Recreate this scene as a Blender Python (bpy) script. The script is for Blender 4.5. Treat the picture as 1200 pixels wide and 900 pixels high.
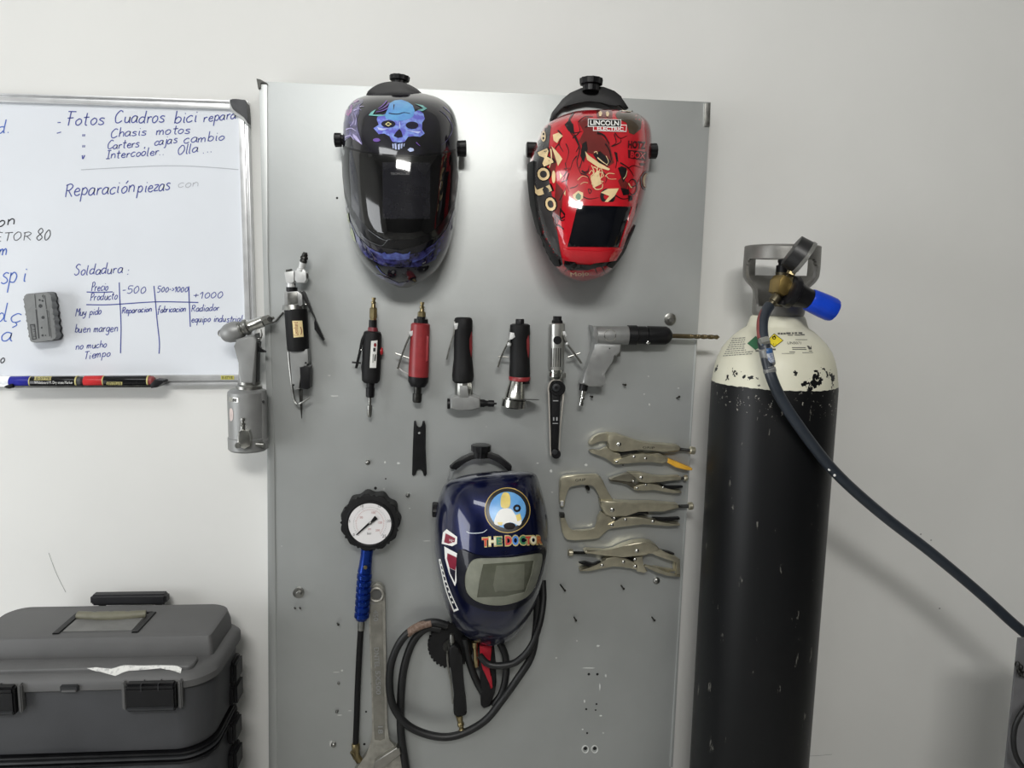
import bpy, bmesh, math, random
from mathutils import Vector, Matrix, geometry
from mathutils.bvhtree import BVHTree

scene = bpy.context.scene
for _o in list(bpy.data.objects):
    bpy.data.objects.remove(_o)
COL = scene.collection
random.seed(7)
R_ = math.radians

# ------------------------------------------------------------------ camera
F, CAM_D, CAM_H = 850.0, 1.5, 1.52            # focal length in pixels of a 1200 wide frame
YAW, PITCH, ROLL = R_(5), R_(7.3), R_(1.2)
f0 = Vector((math.sin(YAW), math.cos(YAW), 0))
r0 = Vector((math.cos(YAW), -math.sin(YAW), 0))
FWD = f0 * math.cos(PITCH) - Vector((0, 0, 1)) * math.sin(PITCH)
u0 = r0.cross(FWD)
RGT = r0 * math.cos(ROLL) + u0 * math.sin(ROLL)
UP = u0 * math.cos(ROLL) - r0 * math.sin(ROLL)
CAM = Vector((0, -CAM_D, CAM_H))
cd = bpy.data.cameras.new('camera')
cam = bpy.data.objects.new('camera', cd)
COL.objects.link(cam)
cd.sensor_fit = 'HORIZONTAL'; cd.sensor_width = 36.0; cd.lens = F * 36.0 / 1200.0
cd.clip_start = 0.02
m3 = Matrix((RGT, UP, -FWD)).transposed()
cam.matrix_world = Matrix.Translation(CAM) @ m3.to_4x4()
scene.camera = cam

# ------------------------------------------------------------------ world, lamps, exposure
w = bpy.data.worlds.new('world'); scene.world = w
w.use_nodes = True
w.node_tree.nodes['Background'].inputs[0].default_value = (0.75, 0.80, 0.85, 1)
w.node_tree.nodes['Background'].inputs[1].default_value = 0.15

def area(name, loc, target, sx, sy, power, col):
    l = bpy.data.lights.new(name, 'AREA'); l.shape = 'RECTANGLE'; l.size = sx; l.size_y = sy
    l.energy = power; l.color = col
    o = bpy.data.objects.new(name, l); COL.objects.link(o)
    o.location = loc
    o.rotation_euler = (Vector(target) - Vector(loc)).to_track_quat('-Z', 'Y').to_euler()
    return o
area('ceiling_lamp', (-1.0, -1.7, 2.84), (-0.6, -0.9, 0.0), 1.2, 0.3, 6, (0.97, 0.985, 1.0))
area('window_light', (-2.36, -1.2, 0.95), (0.3, -0.75, 0.6), 1.4, 1.8, 26, (0.95, 0.975, 1.0))
area('ceiling_lamp_rear', (-0.1, -2.75, 2.8), (0.7, 0.0, 0.0), 1.0, 0.3, 27, (1.0, 0.985, 0.95))
scene.view_settings.view_transform = 'Standard'
scene.view_settings.look = 'None'
scene.view_settings.gamma = 1.0
scene.view_settings.use_curve_mapping = False
scene.view_settings.exposure = 0.75

# ------------------------------------------------------------------ helpers
def ray(px, py):
    return FWD * F + RGT * (px - 600) - UP * (py - 450)
def P(px, py, d):
    """pixel to the point of the plane that stands d metres off the back wall"""
    r = ray(px, py); t = (-d - CAM.y) / r.y
    return CAM + r * t
def sc(px, py, d):
    return (P(px, py, d) - CAM).dot(FWD) / F

def s2l(c):
    c = c / 255.0
    return c / 12.92 if c <= 0.04045 else ((c + 0.055) / 1.055) ** 2.4
def rgb(c):
    return (s2l(c[0]), s2l(c[1]), s2l(c[2]), 1.0)

MATS = {}
def mat(name, c, rough=0.5, metal=0.0, coat=0.0, var=0.12, vscale=40.0, bump=0.0, bscale=300.0, c2=None, lo=0.35, hi=0.65, detail=4.0, spec=0.5, rvar=0.08):
    """procedural material: a base colour gently varied (or mixed with c2) by noise"""
    if name in MATS:
        return MATS[name]
    m = bpy.data.materials.new(name); m.use_nodes = True
    nt = m.node_tree; b = nt.nodes['Principled BSDF']
    tc = nt.nodes.new('ShaderNodeTexCoord')
    n = nt.nodes.new('ShaderNodeTexNoise'); n.inputs['Scale'].default_value = vscale; n.inputs['Detail'].default_value = detail
    nt.links.new(tc.outputs['Object'], n.inputs['Vector'])
    r = nt.nodes.new('ShaderNodeValToRGB')
    base = rgb(c)
    if c2 is None:
        a = tuple(x * (1 - var) for x in base[:3]) + (1,)
        bb = tuple(min(1, x * (1 + var)) for x in base[:3]) + (1,)
    else:
        a, bb = base, rgb(c2)
    r.color_ramp.elements[0].position = lo; r.color_ramp.elements[0].color = a
    r.color_ramp.elements[1].position = hi; r.color_ramp.elements[1].color = bb
    nt.links.new(n.outputs['Fac'], r.inputs['Fac'])
    nt.links.new(r.outputs['Color'], b.inputs['Base Color'])
    mr = nt.nodes.new('ShaderNodeMapRange')
    mr.inputs['To Min'].default_value = max(0, rough - rvar); mr.inputs['To Max'].default_value = min(1, rough + rvar)
    nt.links.new(n.outputs['Fac'], mr.inputs['Value']); nt.links.new(mr.outputs['Result'], b.inputs['Roughness'])
    b.inputs['Metallic'].default_value = metal
    b.inputs['Specular IOR Level'].default_value = spec
    if coat:
        b.inputs['Specular IOR Level'].default_value = min(spec, .12)
        b.inputs['Coat Weight'].default_value = coat; b.inputs['Coat Roughness'].default_value = 0.06
    if bump:
        n2 = nt.nodes.new('ShaderNodeTexNoise'); n2.inputs['Scale'].default_value = bscale; n2.inputs['Detail'].default_value = 3
        nt.links.new(tc.outputs['Object'], n2.inputs['Vector'])
        bp = nt.nodes.new('ShaderNodeBump'); bp.inputs['Strength'].default_value = bump; bp.inputs['Distance'].default_value = 0.001
        nt.links.new(n2.outputs['Fac'], bp.inputs['Height']); nt.links.new(bp.outputs['Normal'], b.inputs['Normal'])
    MATS[name] = m
    return m

ORG = {}
def thing(name, label, cat, loc, group=None):
    o = bpy.data.objects.new(name, None); COL.objects.link(o)
    o.empty_display_size = 0.02
    o.location = loc; ORG[o] = Vector(loc)
    o['label'] = label; o['category'] = cat
    if group: o['group'] = group
    return o
def struct(o):
    o['kind'] = 'structure'; return o

SURF = {}
class MB:
    def __init__(s): s.bm = bmesh.new()
    def v(s, p): return s.bm.verts.new(p)
    def face(s, vs):
        try: return s.bm.faces.new(vs)
        except ValueError: return None
    def prism(s, pts, d0, d1, bevel=0.0, seg=2, smooth=0):
        """pixel outline, extruded straight out of the wall from depth d0 to d1"""
        if smooth: pts = crm(pts, smooth, True)
        fr = [P(x, y, d1) for x, y in pts]
        return s.extr([(q.x, q.z) for q in fr], d0, d1, bevel, seg)
    def extr(s, xz, d0, d1, bevel=0.0, seg=2):
        f = [s.v((x, -d1, z)) for x, z in xz]; b = [s.v((x, -d0, z)) for x, z in xz]
        n = len(f); ed = []
        s.face(f); s.face(b[::-1])
        for i in range(n):
            j = (i + 1) % n
            s.face((f[j], f[i], b[i], b[j]))
        if bevel:
            es = [e for i in range(n) for e in f[i].link_edges if e.other_vert(f[i]) in (f[(i + 1) % n], f[i - 1])]
            es = list(set(es))
            bmesh.ops.bevel(s.bm, geom=es, offset=bevel, segments=seg, affect='EDGES', clamp_overlap=True, profile=0.6)
        return s
    def lathe(s, a, b, prof, n=24, twist=None):
        """prof: list of (metres along a->b, radius)"""
        a = Vector(a); b = Vector(b); ax = (b - a).normalized()
        q = ax.orthogonal().normalized(); r = ax.cross(q)
        rings = []
        for t, rad in prof:
            c = a + ax * t
            if rad < 1e-6: rings.append([s.v(c)])
            else:
                rings.append([s.v(c + (q * math.cos(2 * math.pi * k / n) + r * math.sin(2 * math.pi * k / n)) * (rad if twist is None else twist(rad, k))) for k in range(n)])
        for A, B in zip(rings, rings[1:]):
            for k in range(n):
                j = (k + 1) % n
                if len(A) == 1 and len(B) == 1: continue
                if len(A) == 1: s.face((A[0], B[j], B[k]))
                elif len(B) == 1: s.face((A[k], A[j], B[0]))
                else: s.face((A[k], A[j], B[j], B[k]))
        if len(rings[0]) > 1: s.face(rings[0][::-1])
        if len(rings[-1]) > 1: s.face(rings[-1])
        return s
    def lp(s, A, B, d, prof, n=24, dB=None):
        """lathe between two pixels, profile in pixels along A->B and pixel radii"""
        dB = d if dB is None else dB
        a = P(A[0], A[1], d); b = P(B[0], B[1], dB)
        L = math.hypot(B[0] - A[0], B[1] - A[1]); k = (b - a).length / L
        k2 = sc((A[0] + B[0]) / 2, (A[1] + B[1]) / 2, d)
        return s.lathe(a, b, [(t * k, r * k2) for t, r in prof], n)
    def stud(s, x, y, d, r, h, n=16, dome=True):
        """round head standing out of the plane at depth d; r in pixels, h in metres"""
        a = P(x, y, d); k = sc(x, y, d) * r
        pr = [(0, k), (h * .45, k), (h * .8, k * .75), (h, k * .3), (h, 0)] if dome else [(0, k), (h * .85, k), (h, k * .88), (h, 0)]
        return s.lathe(a, a + Vector((0, -1, 0)), pr, n)
    def tube(s, pts, rad, n=10, caps=True):
        pts = [Vector(p) for p in pts]; N = len(pts)
        rads = rad if isinstance(rad, (list, tuple)) else [rad] * N
        t = [(pts[min(i + 1, N - 1)] - pts[max(i - 1, 0)]).normalized() for i in range(N)]
        u = t[0].orthogonal().normalized(); rings = []
        for i in range(N):
            u = (u - t[i] * u.dot(t[i])).normalized(); w_ = t[i].cross(u)
            rings.append([s.v(pts[i] + (u * math.cos(2 * math.pi * k / n) + w_ * math.sin(2 * math.pi * k / n)) * rads[i]) for k in range(n)])
        for A, B in zip(rings, rings[1:]):
            for k in range(n):
                j = (k + 1) % n; s.face((A[k], A[j], B[j], B[k]))
        if caps: s.face(rings[0][::-1]); s.face(rings[-1])
        return s
    def tp(s, pts, r, n=10, sm=6):
        """tube through pixels (x, y, depth), pixel radius"""
        q = [P(*p) for p in pts]; k = sum(sc(*p) for p in pts) / len(pts)
        if sm: q = crv(q, sm)
        return s.tube(q, r * k, n)
    def box(s, c, size, rz=0.0, bevel=0.0, seg=2):
        x, y, z = (v / 2 for v in size); mt = Matrix.Translation(Vector(c)) @ Matrix.Rotation(rz, 4, 'Z')
        vs = [s.v(mt @ Vector((sx * x, sy * y, sz * z))) for sx in (-1, 1) for sy in (-1, 1) for sz in (-1, 1)]
        fs = [(0, 1, 3, 2), (4, 6, 7, 5), (0, 4, 5, 1), (2, 3, 7, 6), (0, 2, 6, 4), (1, 5, 7, 3)]
        nf = [s.face([vs[i] for i in f]) for f in fs]
        if bevel:
            es = list({e for f in nf for e in f.edges})
            bmesh.ops.bevel(s.bm, geom=es, offset=bevel, segments=seg, affect='EDGES', clamp_overlap=True)
        return s
    def ball(s, c, r, sx=1, sy=1, sz=1, n=14):
        bmesh.ops.create_uvsphere(s.bm, u_segments=n, v_segments=max(6, n // 2), radius=r, matrix=Matrix.Translation(Vector(c)) @ Matrix.Diagonal((sx, sy, sz, 1)))
        return s
    def raw(s, verts, faces):
        vs = [s.v(p) for p in verts]
        for f in faces: s.face([vs[i] for i in f])
        return s
    def build(s, name, m, parent=None, angle=35, flat=False, keep=False, fixn=True):
        bm = s.bm
        if fixn: bmesh.ops.recalc_face_normals(bm, faces=bm.faces[:])
        if parent is not None: org = ORG[parent]
        else:
            bb = [v.co for v in bm.verts]
            org = Vector(((min(p.x for p in bb) + max(p.x for p in bb)) / 2, (min(p.y for p in bb) + max(p.y for p in bb)) / 2, min(p.z for p in bb)))
        me = bpy.data.meshes.new(name)
        if keep:
            SURFDATA = ([v.co.copy() for v in bm.verts], None)
            bm.verts.index_update()
            polys = [[v.index for v in f.verts] for f in bm.faces]
            tree = BVHTree.FromPolygons(SURFDATA[0], polys)
        bmesh.ops.translate(bm, verts=bm.verts[:], vec=-org)
        bm.to_mesh(me); bm.free()
        if not flat:
            for p in me.polygons: p.use_smooth = True
            me.set_sharp_from_angle(angle=R_(angle))
        me.materials.append(m)
        o = bpy.data.objects.new(name, me); COL.objects.link(o)
        if parent is not None:
            o.parent = parent
            if parent.type != 'EMPTY' : pass
        if parent is None: o.location = org
        ORG[o] = org
        if keep: SURF[o] = tree
        return o

def tagged(o, label, cat, group=None):
    o['label'] = label; o['category'] = cat
    if group: o['group'] = group
    return o

def crm(pts, k=6, closed=False):
    """Catmull-Rom through tuples"""
    n = len(pts); out = []
    rng = range(n) if closed else range(n - 1)
    for i in rng:
        if closed: p0, p1, p2, p3 = pts[i - 1], pts[i], pts[(i + 1) % n], pts[(i + 2) % n]
        else: p0, p1, p2, p3 = pts[max(i - 1, 0)], pts[i], pts[i + 1], pts[min(i + 2, n - 1)]
        for j in range(k):
            t = j / k
            out.append(tuple(0.5 * ((2 * b) + (-a + c) * t + (2 * a - 5 * b + 4 * c - e) * t * t + (-a + 3 * b - 3 * c + e) * t ** 3) for a, b, c, e in zip(p0, p1, p2, p3)))
    if not closed: out.append(tuple(pts[-1]))
    return out
def crv(pts, k=6):
    return [Vector(p) for p in crm([tuple(p) for p in pts], k)]
def crop(ox, oy, s, pts):
    return [(ox + x / s, oy + y / s) for x, y in pts]
def inpoly(x, y, poly):
    c = False; j = len(poly) - 1
    for i in range(len(poly)):
        xi, yi = poly[i]; xj, yj = poly[j]
        if (yi > y) != (yj > y) and x < (xj - xi) * (y - yi) / (yj - yi) + xi: c = not c
        j = i
    return c
def interp(tab, t):
    if t <= tab[0][0]: return tab[0][1]
    for (a, x), (b, y) in zip(tab, tab[1:]):
        if t <= b:
            f = (t - a) / (b - a); return x + (y - x) * f
    return tab[-1][1]
def sinterp(tab, t):
    """smooth (Catmull-Rom like) interpolation of a table"""
    n = len(tab)
    if t <= tab[0][0]: return tab[0][1]
    if t >= tab[-1][0]: return tab[-1][1]
    for i in range(n - 1):
        if t <= tab[i + 1][0]:
            x0, y0 = tab[i]; x1, y1 = tab[i + 1]
            m0 = (y1 - tab[i - 1][1]) / (x1 - tab[i - 1][0]) if i > 0 else (y1 - y0) / (x1 - x0)
            m1 = (tab[i + 2][1] - y0) / (tab[i + 2][0] - x0) if i + 2 < n else (y1 - y0) / (x1 - x0)
            h = x1 - x0; f = (t - x0) / h
            return (2 * f ** 3 - 3 * f * f + 1) * y0 + (f ** 3 - 2 * f * f + f) * h * m0 + (-2 * f ** 3 + 3 * f * f) * y1 + (f ** 3 - f * f) * h * m1

def cdt(loops, step):
    """triangulate the even-odd inside of closed loops with inner grid points"""
    vs, es = [], []
    for lp in loops:
        base = len(vs); n = len(lp); k = 0; q = []
        for i in range(n):
            a, b = lp[i], lp[(i + 1) % n]
            m_ = max(1, int(math.hypot(b[0] - a[0], b[1] - a[1]) / step))
            for j in range(m_): q.append((a[0] + (b[0] - a[0]) * j / m_, a[1] + (b[1] - a[1]) * j / m_))
        vs += q; es += [(base + i, base + (i + 1) % len(q)) for i in range(len(q))]
    allp = [p for lp in loops for p in lp]
    x0, x1 = min(p[0] for p in allp), max(p[0] for p in allp); y0, y1 = min(p[1] for p in allp), max(p[1] for p in allp)
    inside = lambda x, y: sum(inpoly(x, y, lp) for lp in loops) % 2 == 1
    y = y0 + step * .5
    while y < y1:
        x = x0 + step * .5
        while x < x1:
            if inside(x, y): vs.append((x, y))
            x += step
        y += step
    r = geometry.delaunay_2d_cdt([Vector(v) for v in vs], es, [], 0, 1e-5)
    V = [(v.x, v.y) for v in r[0]]
    Fc = []
    for f in r[2]:
        cx = sum(V[i][0] for i in f) / len(f); cy = sum(V[i][1] for i in f) / len(f)
        if inside(cx, cy): Fc.append(list(f))
    return V, Fc

def hit(tree, x, y):
    d = ray(x, y).normalized(); h = tree.ray_cast(CAM, d)
    if h[0] is None:
        t = tree.find_nearest(CAM + d * ((P(x, y, .15) - CAM).length)); return t[0], t[1]
    return h[0], h[1]
def decal(mb, target, loops, eps=0.0006, step=4.0, skirt=0.0):
    """patch lying on the surface of target, its outline given in pixels"""
    tree = SURF[target]
    if not isinstance(loops[0][0], (tuple, list)): loops = [loops]
    V, Fc = cdt(loops, step)
    pts = []; 
    for x, y in V:
        h, nrm = hit(tree, x, y)
        if nrm.dot(CAM - h) < 0: nrm = -nrm
        pts.append((h + nrm * eps, nrm))
    vs = [mb.v(p) for p, _ in pts]
    for f in Fc: mb.face([vs[i] for i in f])
    if skirt:
        cnt = {}
        for f in Fc:
            for i in range(len(f)):
                a, b = f[i], f[(i + 1) % len(f)]
                cnt[(min(a, b), max(a, b))] = cnt.get((min(a, b), max(a, b)), 0) + 1
        low = {}
        for (a, b), c in cnt.items():
            if c == 1:
                for q in (a, b):
                    if q not in low: low[q] = mb.v(pts[q][0] - pts[q][1] * skirt)
                mb.face((vs[a], vs[b], low[b], low[a]))
    return mb
def graphic(target, name, m, polys, eps=0.0006, step=4.0, skirt=0.0, label=None):
    mb = MB()
    for p in polys: decal(mb, target, p, eps, step, skirt)
    o = mb.build(name, m, target, angle=60, fixn=False)
    if label: o['label'] = label
    return o

FONT_CACHE = {}
def glyphs(text, bold=0.0):
    key = (text, bold)
    if key in FONT_CACHE: return FONT_CACHE[key]
    cu = bpy.data.curves.new('t', 'FONT'); cu.body = text; cu.size = 1.0; cu.resolution_u = 3; cu.offset = bold
    o = bpy.data.objects.new('t', cu); COL.objects.link(o)
    dg = bpy.context.evaluated_depsgraph_get(); dg.update()
    ev = o.evaluated_get(dg); me = ev.to_mesh()
    V = [(v.co.x, v.co.y) for v in me.vertices]; Fc = [list(p.vertices) for p in me.polygons]
    ev.to_mesh_clear(); bpy.data.objects.remove(o); bpy.data.curves.remove(cu)
    FONT_CACHE[key] = (V, Fc); return V, Fc
def text(mb, s, x, y, h, ang=0.0, width=None, target=None, d=0.05, eps=0.0008, skew=0.0, bold=0.0):
    """lettering: baseline start at pixel x,y, height h px of the tallest letter, turned ang degrees clockwise"""
    V, Fc = glyphs(s, bold)
    if not V: return mb
    x0 = min(v[0] for v in V); x1 = max(v[0] for v in V); y1 = max(v[1] for v in V)
    ky = h / y1; kx = ky if width is None else width / (x1 - x0)
    ca, sa = math.cos(R_(ang)), math.sin(R_(ang)); vs = []
    for vx, vy in V:
        lx = (vx - x0) * kx + vy * ky * skew; ly = -vy * ky
        X = x + lx * ca - ly * sa; Y = y + lx * sa + ly * ca
        if target is not None:
            hp, nr = hit(SURF[target], X, Y)
            if nr.dot(CAM - hp) < 0: nr = -nr
            vs.append(mb.v(hp + nr * eps))
        else: vs.append(mb.v(P(X, Y, d)))
    for f in Fc: mb.face([vs[i] for i in f])
    return mb
def ribbon(mb, pts, wpx, d):
    """flat pen stroke on the plane at depth d"""
    n = len(pts)
    if n < 2: return
    L, Rr = [], []
    for i in range(n):
        a = pts[max(i - 1, 0)]; b = pts[min(i + 1, n - 1)]
        dx, dy = b[0] - a[0], b[1] - a[1]; l = math.hypot(dx, dy) or 1
        nx, ny = -dy / l * wpx / 2, dx / l * wpx / 2
        L.append(mb.v(P(pts[i][0] + nx, pts[i][1] + ny, d))); Rr.append(mb.v(P(pts[i][0] - nx, pts[i][1] - ny, d)))
    for i in range(n - 1): mb.face((L[i], L[i + 1], Rr[i + 1], Rr[i]))
def circ(cx, cy, r, n=20, ry=None, a0=0.0):
    ry = r if ry is None else ry
    return [(cx + r * math.cos(a0 + 2 * math.pi * k / n), cy + ry * math.sin(a0 + 2 * math.pi * k / n)) for k in range(n)]

# common materials
M_wall = mat('wall paint', (222, 222, 219), .6, var=.02, vscale=3, bump=.06, bscale=180)
M_black = mat('black plastic', (17, 17, 19), .42, var=.2, spec=.3)
M_rubber = mat('black rubber', (17, 17, 18), .6, spec=.3, var=.2, bump=.1)
M_dkgrey = mat('dark grey plastic', (44, 45, 47), .5, spec=.35, var=.15)
M_chrome = mat('chrome steel', (205, 205, 200), .18, 1.0, var=.08)
M_steel = mat('brushed steel', (150, 150, 146), .34, 1.0, var=.15, vscale=120)
M_dksteel = mat('dark steel', (70, 70, 68), .4, 1.0, var=.25, vscale=120)
M_nickel = mat('nickel plate', (200, 194, 172), .36, .88, var=.08, vscale=60)
M_brass = mat('brass', (158, 144, 108), .32, 1.0, var=.15)
M_alu = mat('aluminium', (212, 213, 214), .32, .55, var=.05)
M_greypaint = mat('grey metal paint', (140, 142, 143), .38, .35, var=.06)
M_white = mat('white print', (232, 232, 228), .5, var=.03)
M_red = mat('red plastic', (142, 44, 48), .4, var=.12)
M_cream = mat('cream print', (226, 204, 150), .45, var=.06)

M_satin = mat('satin cast aluminium', (158, 159, 158), .42, .65, var=.06, vscale=60, bump=.05)

M_frost = mat('frosted aluminium', (206, 207, 206), .45, .45, var=.05)
# ------------------------------------------------------------------ room
def slab(name, c, size, m):
    o = MB().box(c, size).build(name, m, flat=True); return struct(o)
M_floor = mat('floor paint', (165, 164, 160), .5, var=.15, vscale=4)
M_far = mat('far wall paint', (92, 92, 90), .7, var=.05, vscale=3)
slab('wall_back', (0.3, 0.05, 1.45), (5.4, 0.1, 2.9), M_wall)
slab('wall_left', (-2.45, -1.6, 1.45), (0.1, 3.2, 2.9), M_wall)
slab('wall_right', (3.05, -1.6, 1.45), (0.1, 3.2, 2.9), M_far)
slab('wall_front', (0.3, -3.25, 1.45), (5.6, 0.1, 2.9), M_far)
slab('floor', (0.3, -1.6, -0.05), (5.6, 3.4, 0.1), M_floor)
slab('ceiling', (0.3, -1.6, 2.95), (5.6, 3.4, 0.1), M_wall)
# ================================================================== metal tool board
M_board = mat('silver board paint', (178, 181, 180), .45, .62, var=.05, vscale=5, bump=.12, bscale=90, detail=6, rvar=.06)
M_chip = mat('bare paint chip', (205, 206, 203), .7, var=.05)
M_hole = mat('dark hole', (30, 30, 30), .8)
BD = 0.05
board = thing('tool_board', 'tall silver grey sheet metal board carrying the helmets and air tools', 'tool board', P(555, 900, .025))
bz = 0.04
def bquad(pts):
    q = [P(x, y, BD) for x, y in pts]; return [(v.x, v.z) for v in q]
ol = bquad([(303.5, 95), (833, 119.5), (831, 150), (817, 400), (799, 690), (788, 900)])
orr = bquad([(315, 900)])
zb_ = bz
ol = ol[:-1] + [(ol[-1][0] - .008, zb_), (orr[0][0] - .006, zb_)] + bquad([(315, 900), (313, 500), (308, 300)])
sheet = MB().extr(ol, 0.0, BD, bevel=.0015).build('sheet', M_board, board, keep=True)
# folded flanges down the edges
MB().prism([(303.5, 95.5), (313, 98.5), (313.6, 300), (321, 500), (325, 900), (315.5, 900), (313.2, 500), (308, 300)], BD - .002, BD + .0022, bevel=.001).build('flange', M_board, board)
MB().prism([(801, 640), (806.5, 556), (815, 400), (817, 400), (799.5, 690), (788.5, 899), (785, 899)], BD - .002, BD + .0022, bevel=.001).build('flange', M_board, board)
MB().prism([(300.5, 92), (305, 93), (313, 97.5), (305.5, 97), (305, 103), (302.5, 104)], BD - .003, BD + .006).build('corner_tab', M_dksteel, board)['label'] = 'dark bent corner of the sheet'
MB().prism([(826, 120.5), (833, 120.3), (832, 148), (826, 147.5)], BD, BD + .004, bevel=.001).build('corner_plate', M_steel, board)
for x, y, r in ((785, 374, 7), (350, 694, 6.5)):
    b = MB().stud(x, y, BD, r, .004, dome=False).build('washer', M_steel, board)
    MB().stud(x + .6, y + .8, BD + .004, r * .5, .008, n=6, dome=False).build('bolt_head', M_steel, b)
for x, y, r in ((431, 541.5, 3), (478, 580, 2.4), (769, 680, 4), (740, 131, 1.2), (391, 872, 3), (395, 833, 1.8), (397, 800, 1.6)):
    MB().stud(x, y, BD, r, .007).build('screw', M_steel, board)
M_peg = mat('oiled dark steel', (52, 50, 46), .45, .8, var=.2)
for x, y, dx, dy in ((655, 683, 7, 9), (727, 685, 4, 5), (672, 722, 3, 5), (763, 722, 4, 5), (729, 450, 4, 1), (792, 467, 4, -2), (691, 464, 3, 1), (395, 730, 1.5, 2), (345, 712, 1, 1), (351, 712, 1, 1), (434, 463, 2, 1)):
    h = MB(); a = P(x, y, BD - .004); b = P(x + dx, y + dy, BD + .012)
    h.tube([a, b], .0016, 8); h.ball(b, .0026 if dx > 1.2 else .0016, n=8)
    h.build('peg', M_peg, board)
chips = [(392, 464, 14, 2), (386, 440, 4, 2), (398, 838, 7, 1.6), (394, 788, 9, 1), (690, 783, 16, 1.2), (703, 805, 2, 10), (685, 822, 1.6, 5), (704, 839, 3, 1.6), (683, 855, 3, 2), (707, 859, 2, 2),
         (701, 757, 4, 3), (676, 751, 2, 2), (652, 771, 2, 2), (500, 634, 10, .8), (467, 543, 4, 3), (451, 542, 3, 3), (480, 596, 2, 1.5), (646, 552, 4, 4), (630, 543, 3, 1.5), (647, 577, 3, 1.4), (687, 545, 4, 3),
         (760, 441, 2, 2), (755, 462, 2, 2), (761, 474, 2, 3), (795, 455, 3, 2), (450, 573, 2, 2), (388, 872, 5, 9), (401, 786, 3, 2), (410, 833, 5, 1.6), (570, 500, 2, 1), (330, 640, 2, 1), (318, 783, 2, 2), (710, 792, 2, 4)]
cm_ = MB()
for x, y, a, b in chips:
    n = 7; ph = random.random() * 6
    cm_.prism([(x + a / 2 * math.cos(2 * math.pi * k / n + ph) * random.uniform(.6, 1.1), y + b / 2 * math.sin(2 * math.pi * k / n + ph) * random.uniform(.6, 1.1)) for k in range(n)], BD, BD + .0005)
o = cm_.build('paint_chips', M_chip, board); o['label'] = 'pale scratches and flakes in the paint'; o['kind'] = 'stuff'
for x, y, r in ((690, 790, 1.6), (700, 790, 1.6), (687, 831, 1.3), (699, 825, 1.2), (698, 832, 1), (688, 859, 1.3), (395, 232, 1.3), (440, 572, 1.8), (686, 877, 2.2), (697, 877, 2.2), (436, 801, 1.5), (429, 834, 1.2), (427, 872, 1.5), (452, 561, .9), (730, 545, .8)):
    MB().stud(x, y, BD, r, .0005, n=10, dome=False).build('drilled_hole', M_hole, board)
for x in (686, 697):
    rm = MB(); q = circ(x, 878, 3.6, 18, 4.2); w_ = [P(a, b, BD + .0006) for a, b in q]; rm.tube(w_ + [w_[0]], .0011, 6).build('chipped_ring', M_chip, board)

# ================================================================== whiteboard
M_wb = mat('whiteboard enamel', (224, 228, 234), .16, var=.012, vscale=6)
M_blue = mat('blue marker ink', (62, 72, 150), .6, var=.12, vscale=200)
M_blue2 = mat('bright blue marker ink', (70, 105, 190), .6, var=.12, vscale=200)
M_ink = mat('black marker ink', (52, 54, 60), .6, var=.12, vscale=200)
M_faint = mat('wiped grey ink', (176, 180, 188), .6, var=.05)
WD = .014
wb = thing('whiteboard', 'white dry erase board with blue Spanish handwriting on the wall', 'whiteboard', P(120, 452, .01))
MB().prism([(-160, 105), (284, 121), (295, 445), (-160, 445)], .002, WD).build('writing_surface', M_wb, wb)
def rail(a, nm='frame_rail'):
    (x0, y0), (x1, y1), nx, ny, wd = a
    m = MB()
    for k0, k1, dd in ((0, .22, .020), (.22, .42, .0165), (.42, 1, .022)):
        m.prism([(x0 + nx * wd * k0, y0 + ny * wd * k0), (x1 + nx * wd * k0, y1 + ny * wd * k0), (x1 + nx * wd * k1, y1 + ny * wd * k1), (x0 + nx * wd * k1, y0 + ny * wd * k1)], .002, dd, bevel=.0012)
    return m.build(nm, M_alu, wb)
rail(((-160, 103.5), (288, 118), 0, 1, 10.5))
rail(((-160, 454), (299, 451.5), 0, -1, 12.5))
rail(((289.6, 118), (300, 452), -1, 0, 11))
cap = MB().prism(crm([(270, 116.6), (284, 116.8), (288.5, 120), (290, 143), (286, 137), (277, 131), (272, 126)], 4, True), .004, .027, bevel=.003).build('corner_cap', mat('corner cap grey', (48, 50, 54), .45), wb)
MB().prism(crm([(269, 117), (271.5, 118), (273, 126), (278, 131.5), (286, 138), (290, 144), (290, 147), (284, 140), (275, 134), (269.6, 127)], 3, True), .004, .025, bevel=.001).build('cap_rim', mat('cap rim grey', (176, 178, 178), .4), cap)
# brand tag on the bottom rail
tg = MB().prism([(258.8, 440.2), (274.3, 440.2), (274.3, 444.8), (258.8, 444.8)], .0215, .0226).build('rail_tag', mat('tag yellow', (196, 190, 96), .4), wb)
tm = MB(); text(tm, 'E-STYE', 260.4, 444, 3.0, width=12.4, d=.0229, bold=.02); tm.build('tag_print', M_ink, tg)

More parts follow.
